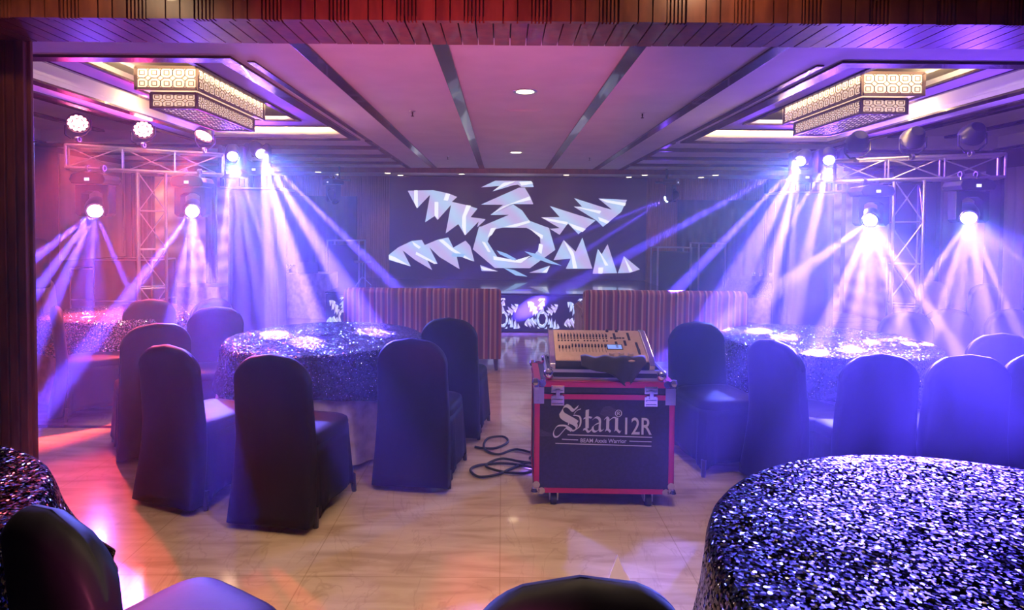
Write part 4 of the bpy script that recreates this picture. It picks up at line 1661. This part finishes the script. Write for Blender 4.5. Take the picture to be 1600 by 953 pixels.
def t_tower(name, cx, cy, p0, p1, ztop, label, w_=.215):
    t = thing(name, label, 'truss')
    c, b = B(), B()
    truss_bm(c, b, (cx, cy, .02), (cx, cy, ztop - w_), w_ + .04, Vector((p1[0] - p0[0], p1[1] - p0[1], 0)), 5)
    u = obj('upright', c, M_alu, t, 'edge'); obj('bracing', b, M_alu, u)
    c, b = B(), B()
    truss_bm(c, b, (p0[0], p0[1], ztop - w_ / 2), (p1[0], p1[1], ztop - w_ / 2), w_, Vector((0, 0, 1)), 3)
    u = obj('crossbeam', c, M_alu, t, 'edge'); obj('bracing', b, M_alu, u)
    bm = B(); box(bm, cx - .35, cx + .35, cy - .35, cy + .35, 0, .02); obj('base_plate', bm, M_steel, t, bevel=.004)
    bm = B(); box(bm, cx - .15, cx + .15, cy - .15, cy + .15, ztop - w_ - .03, ztop - w_ - .02); obj('junction_plate', bm, M_body, t)


t_tower('lighting_truss', -4.07, 6.92, (-4.70, 6.44), (-3.37, 7.18), 2.476, 'aluminium T-shaped truss tower at left carrying moving heads and red lamps', .24)
t_tower('lighting_truss', 4.13, 6.10, (4.76, 5.70), (3.50, 6.30), 2.355, 'aluminium T-shaped truss tower at right carrying moving heads and unlit lamps')


def moving_head(x, y, z, axis, label, hang=True, face=0., on=True, s=1.0):
    """z is the lens height. axis: where the head points."""
    t = thing('moving_head', label, 'stage light', (x, y, z), face, 'moving head stage lights')
    t.scale = (s, s, s)
    ax = Vector(axis).normalized()
    ax = Matrix.Rotation(-face, 3, 'Z') @ ax
    k = 1 if hang else -1
    piv = -ax * .12          # head pivot behind the lens
    zb = piv.z + k * .22     # underside of the base
    # base
    bm = B()
    prism(bm, [(-.17, .04), (-.15, .0), (.15, .0), (.17, .04), (.15, .085), (.08, .105), (-.08, .105), (-.15, .085)], -.12, .12,
          lambda p, q, r_: (piv.x + p, piv.y + r_, zb + k * q))
    base = obj('base', bm, M_body, t, bevel=.006)
    bm = B(); box(bm, piv.x - .022, piv.x + .022, piv.y - .125, piv.y - .12, zb + k * .04 - .014, zb + k * .04 + .014); obj('display', bm, M_display, base)
    if hang:
        for sx in (-1, 1):
            bm = B()
            cxp = piv.x + sx * .075
            lathe(bm, [(.021, -.014), (.030, -.014), (.030, .014), (.021, .014), (.021, -.014)], 14, Matrix.Translation((cxp, piv.y, zb + .155)) @ Matrix.Rotation(R(90), 4, 'Y'))
            bar(bm, (cxp, piv.y, zb + .10), (cxp, piv.y, zb + .13), .012, 8)
            obj('clamp', bm, M_steel, t)
    else:
        low = 2.125 - z
        bm = B()
        for sx in (-1, 1):
            for sy in (-1, 1):
                box(bm, piv.x + sx * .10 - .018, piv.x + sx * .10 + .018, piv.y + sy * .07 - .018, piv.y + sy * .07 + .018, low, zb - .10)
        obj('mounting_feet', bm, M_rubber, t)
    # yoke
    bm = B()
    prism(bm, [(-.158, 0), (.158, 0), (.158, -.05), (.16, -.27), (.125, -.30), (.10, -.27), (.098, -.085), (.05, -.055), (-.05, -.055), (-.098, -.085), (-.10, -.27), (-.125, -.30), (-.16, -.27)], -.055, .055,
          lambda p, q, r_: (piv.x + p, piv.y + r_, zb + k * q - k * .008))
    obj('yoke', bm, M_body, t, bevel=.006)
    # head barrel along the axis
    q = ax.to_track_quat('Z', 'Y').to_matrix().to_4x4()
    Mh = Matrix.Translation(piv) @ q
    bm = B(); lathe(bm, [(0, -.15), (.05, -.148), (.078, -.12), (.088, -.04), (.090, .03), (.082, .085), (.074, .11), (.070, .118), (.060, .118), (.058, .10), (0, .098)], 28, Mh)
    hd = obj('head', bm, M_body, t, 'edge')
    bm = B(); lathe(bm, [(.058, .10), (.076, .112), (.078, .126), (.070, .130), (.058, .118), (.058, .10)], 28, Mh); obj('lens_ring', bm, M_chrome if on else M_body, hd, True)
    bm = B(); lathe(bm, [(0, .112), (.03, .110), (.056, .102), (.056, .099), (0, .099)], 24, Mh); obj('lens', bm, M_sky if on else M_offlens, hd, True)
    return t


HEADS = {
    'A': ((-4.33, 6.33, 1.77), [(-4.05, 5.20, 1.36, 0.9), (-3.89, 5.00, 1.11, 1.0), (-3.72, 5.00, 1.09, 0.8), (-3.62, 5.9, 0.78, 0.9), (-3.9, 5.6, 0.80, 0.9)]),
    'B': ((-3.53, 6.78, 1.79), [(-3.31, 5.30, 1.03, 1.0), (-2.89, 5.30, 1.01, 0.7), (-2.75, 5.30, 0.89, 1.2), (-2.69, 5.40, 0.94, 0.5), (-2.60, 5.40, 0.88, 0.8)]),
    'C': ((-3.35, 7.4, 2.49), [(-3.66, 6.60, 1.15, 0.7), (-3.13, 6.50, 0.95, 1.4), (-2.80, 6.00, 0.80, 0.5), (-2.62, 6.00, 0.87, 0.7), (-2.54, 6.20, 0.91, 0.7), (-2.30, 6.20, 0.98, 0.8), (-2.17, 6.40, 1.03, 0.7), (-2.26, 4.60, 0.39, 0.5)]),
    'D': ((-3.08, 7.6, 2.55), [(-2.60, 7.00, 1.50, 1.4), (-1.72, 5.60, 0.62, 1.7), (-2.00, 7.00, 1.06, 1.2), (-1.57, 7.50, 1.10, 2.0), (-1.31, 9.00, 1.20, 1.1), (-1.80, 4.72, .76, .8), (-1.05, 4.85, .76, .9), (-1.45, 4.42, .76, .5), (-1.01, 11.00, 1.95, 0.9), (-0.51, 10.50, 1.60, 0.6)]),
    'E': ((3.73, 7.5, 2.5), [(2.17, 9.00, 1.62, 1.2), (2.42, 8.20, 1.66, 3.4), (2.09, 6.80, 1.03, 1.3), (2.17, 6.00, 0.91, 1.0), (1.90, 4.60, 0.42, 1.0), (2.84, 6.40, 0.80, 1.0), (2.99, 6.20, 0.82, 0.8), (1.68, 4.90, 0.55, 0.9)]),
    'F': ((3.98, 7.3, 2.49), [(2.37, 6.00, 0.84, 1.0), (3.11, 6.20, 0.89, 0.8), (3.67, 6.60, 0.99, 0.7), (3.86, 6.40, 1.08, 0.9), (4.23, 6.60, 1.21, 0.8), (2.17, 4.60, 0.62, 0.8)]),
    'G': ((3.7, 6.0, 1.73), [(2.01, 4.90, 0.98, 1.3), (2.54, 5.30, 1.11, 0.8), (2.16, 4.10, 0.73, 1.2), (2.33, 4.00, 0.58, 1.0), (2.99, 4.80, 0.90, 0.7), (3.26, 4.90, 0.89, 0.6), (2.96, 4.10, 0.47, 1.2), (3.40, 4.20, 0.54, 1.8)]),
    'I': ((4.38, 5.6, 1.75), [(3.36, 4.90, 0.99, 1.2), (3.45, 4.70, 0.92, 1.0), (3.78, 4.90, 1.05, 0.7), (3.94, 4.90, 1.00, 0.6), (4.09, 4.80, 1.01, 1.3), (4.56, 5.20, 1.36, 1.2), (3.61, 4.30, 0.70, 1.0)]),
    'J': ((2.98, 10.9, 2.19), [(0.40, 10.50, 1.21, 0.6), (1.26, 10.20, 1.17, 0.5)]),
}
HL = {
    'A': ('moving head hanging at the left end of the left truss, beams down left', True, 0),
    'B': ('moving head hanging at the right end of the left truss', True, 0),
    'C': ('glaring moving head on the left totem, left of the pair', False, 0),
    'D': ('glaring moving head on the left totem, right of the pair', False, 0),
    'E': ('glaring moving head on the right totem, left of the pair', False, 0),
    'F': ('glaring moving head on the right totem, right of the pair', False, 0),
    'G': ('bright moving head hanging at the left end of the right truss', True, 0),
    'I': ('bright moving head hanging at the right end of the right truss', True, 0),
    'J': ('small distant moving head right of the screen, beam aimed left', True, R(60)),
}
LOBE = {'C': [(-1.3, 3.4, .6, .9)], 'D': [(-.2, 3.4, .5, .4), (-.2, 9.6, .9, 3.6)], 'E': [(1.4, 3.2, .5, .35), (.8, 9.3, 1.0, 3.8)],
        'F': [(2.0, 2.8, .6, 1.6)], 'G': [(2.1, 2.7, .5, 2.2)], 'I': [(2.6, 2.6, .6, 2.2)]}
GLOW = {'A': .5, 'B': .8, 'C': 26., 'D': 18., 'E': 20., 'F': 18., 'G': 13., 'I': 8., 'J': .1}
NEAR = {
    'A': [(-2.81, 3.80, 0.59, 0.6), (-2.47, 3.60, 0.57, 0.5)],
    'B': [(-2.03, 3.60, 0.65, 0.6), (-1.74, 3.60, 0.73, 0.6)],
    'C': [(-1.57, 3.20, 0.69, 1.0), (-1.15, 3.10, 0.72, 1.1)],
    'D': [(-0.80, 3.30, 0.74, 1.0), (-0.32, 3.20, 0.70, 0.9)],
    'E': [(1.07, 3.00, 0.53, 1.0), (0.98, 3.40, 0.87, 0.7)],
    'F': [(1.28, 2.90, 0.73, 1.1), (1.37, 2.70, 0.64, 0.9)],
    'G': [(2.10, 2.40, 0.73, 1.6), (1.42, 2.60, 0.79, 1.0), (1.15, 2.90, 0.79, 1.0), (1.53, 2.40, 0.75, 1.1)],
    'I': [(1.80, 2.50, 0.72, 1.3), (2.16, 2.60, 0.80, 1.1), (1.38, 2.20, 0.65, 0.8)],
}
GAIN = {'A': .42, 'B': .8, 'C': 1., 'D': 1.5, 'E': 1.3, 'F': 1., 'G': .8, 'I': .75, 'J': .5}
HEAD_FILL = {'A': .5, 'B': .6, 'C': 1.4, 'D': 1.4, 'E': 2.0, 'F': 2.0, 'G': 1.8, 'I': 1.4, 'J': .1}
for k, (pos, beams) in HEADS.items():
    P = Vector(pos)
    ax = Vector((0, 0, 0))
    for b in beams:
        ax += (Vector(b[:3]) - P).normalized()
    ax.normalize()
    if k != 'J':
        toc = (Vector((0, 0, 1.6)) - P).normalized()
        axh = (ax * 1.0 + toc * .9).normalized()     # the barrel faces between its beams and the camera side
    else:
        axh = ax
    toc_ = (Vector((0, 0, 1.6)) - P).normalized()
    lab, hang, face = HL[k]
    moving_head(pos[0], pos[1], pos[2], axh, lab, hang, face, True, 1.13 if k in 'AB' else 1.0)
    src = P + axh * .022
    for b in beams:
        lamp('beam', 'SPOT', src, BEAM_W * b[3] * GAIN[k], BEAM_COL, b[:3], .018, R(3.9), .8)
    for b in NEAR.get(k, ()):
        lamp('near_beam', 'SPOT', src, NEAR_W * b[3], NEAR_COL, b[:3], .018, R(5.0), .8)
    lamp('core_wash', 'SPOT', src, 42 * GLOW[k], WASH_COL, P + (toc_ * .6 + axh).normalized(), .05, R(42), 1.0)
    if k in 'CDEFGI':
        for lb in LOBE[k]:
            lamp('soft_lobe', 'SPOT', src, 4200 * lb[3], BEAM_COL, lb[:3], .03, R(30), 1.0)
    lamp('violet_fill', 'SPOT', src, 125 * HEAD_FILL[k], FILL_COL, P + Vector((0, -1, .12)), .05, R(168), 1.0)  # wide fill added at each head to tint ceiling and hall violet

# a dark twin at the left of the screen
moving_head(-3.05, 10.9, 2.12, (.5, -.5, -.6), 'dark unlit moving head left of the screen', True, R(-40), False)
# hangers that carry the two stage-side heads
for x, s in ((-3.0, 'left'), (3.0, 'right')):
    t = thing('ceiling_hanger', 'short steel pipe hanging from the ceiling %s of the screen' % s, 'hanger', (x, 10.95, 0))
    bm = B(); bar(bm, (0, 0, 2.52), (0, 0, 2.75), .018); obj('drop_pipe', bm, M_body, t)
    bm = B(); bar(bm, (-.2, 0, 2.50), (.2, 0, 2.50), .02); obj('cross_pipe', bm, M_body, t)


def par(x, y, z, aim, label, on, cone=30):
    t = thing('led_par', label, 'stage light', (x, y, z), 0, 'LED par lamps on the trusses')
    ax = (Vector(aim) - Vector((x, y, z))).normalized()
    q = ax.to_track_quat('Z', 'Y').to_matrix().to_4x4()
    bm = B(); lathe(bm, [(0, -.13), (.055, -.125), (.075, -.10), (.088, -.05), (.105, -.02), (.108, .02), (.100, .022), (.098, .0), (0, -.002)], 28, q)
    cn = obj('can', bm, M_body, t, 'edge')
    bm = B()
    for n_, rr in ((1, 0), (6, .036), (12, .074)):
        for i in range(n_):
            a_ = 2 * PI * i / n_ + .2
            lathe(bm, [(0, .022), (.012, .018), (.018, .004), (.018, 0), (0, 0)], 10, q @ Matrix.Translation((rr * math.cos(a_), rr * math.sin(a_), 0)))
    obj('lens_cluster', bm, M_redlens if on else M_offlens, cn, True)
    bm = B()
    u = Vector((1, 0, 0))
    u = (u - ax * u.dot(ax)).normalized()
    v = Vector((0, 0, -1))
    pts = [u * .118 + ax * -.02, u * .118 + v * .10 + ax * -.02, u * .06 + v * .15, u * -.06 + v * .15, u * -.118 + v * .10 + ax * -.02, u * -.118 + ax * -.02]
    for p_, q_ in zip(pts, pts[1:]):
        bar(bm, p_, q_, .008, 6)
    obj('bracket', bm, M_body, t)
    bm = B(); lathe(bm, [(.021, -.014), (.030, -.014), (.030, .014), (.021, .014), (.021, -.014)], 12, Matrix.Translation(v * .172) @ Matrix.Rotation(R(90), 4, 'Y')); obj('clamp', bm, M_steel, t)
    if on:
        lamp('par_lamp', 'SPOT', Vector((x, y, z)) + ax * .04, on * 1.4, (1.0, .09, .09), aim, .09, R(cone), .4)
        lamp('par_ceiling_fill', 'SPOT', Vector((x, y, z)) + ax * .04, 300, (1.0, .05, .30), (x + 2.4, y - 3.0, 5.0), .09, R(104), 1)  # added fill aimed upward from the par to tint the ceiling pink


par(-4.50, 6.33, 2.70, (-1.85, 2.75, 0), 'lit red LED par on left truss, leftmost of three', 1000)
par(-3.96, 6.58, 2.68, (-1.85, 3.65, .5), 'lit red LED par on left truss, middle of three', 700, 26)
par(-3.42, 6.84, 2.665, (-3.72, 5.55, .76), 'lit red LED par on left truss, rightmost of three', 4200, 30)
par(4.40, 5.62, 2.53, (4.9, 8.0, 1.2), 'unlit dark LED par on right truss, rightmost of three', 0)
par(3.98, 5.82, 2.52, (4.4, 8.0, 1.2), 'unlit dark LED par on right truss, middle of three', 0)
par(3.56, 6.02, 2.51, (4.0, 8.0, 1.2), 'unlit dark LED par on right truss, leftmost of three', 0)


# a pink fill lamp added out of view behind the camera to tint the hall ceiling
t = thing('added_uplight', 'unseen pink fill lamp added on the floor of the front room', 'uplight', (-.45, -.6, 0))
Mu = Matrix.Translation((0, 0, .13)) @ Vector((0, 1, .46)).to_track_quat('Z', 'Y').to_matrix().to_4x4()
bm = B(); lathe(bm, [(0, -.09), (.07, -.08), (.085, 0), (.085, .07), (.075, .07), (.072, .05), (0, .05)], 24, Mu); obj('can', bm, M_body, t, 'edge')
bm = B(); lathe(bm, [(0, .056), (.05, .055), (.07, .05), (0, .05)], 20, Mu); obj('lens', bm, M_redlens, t)
bm = B(); box(bm, -.10, -.088, -.02, .02, .0, .15); box(bm, .088, .10, -.02, .02, .0, .15); box(bm, -.10, .10, -.04, .04, 0, .008); obj('bracket', bm, M_body, t)
lamp('ceiling_fill_lamp', 'SPOT', (-.47, -.49, .19), 1150, (1.0, .16, .34), (-.35, 5.1, 2.74), .06, R(38), .8)
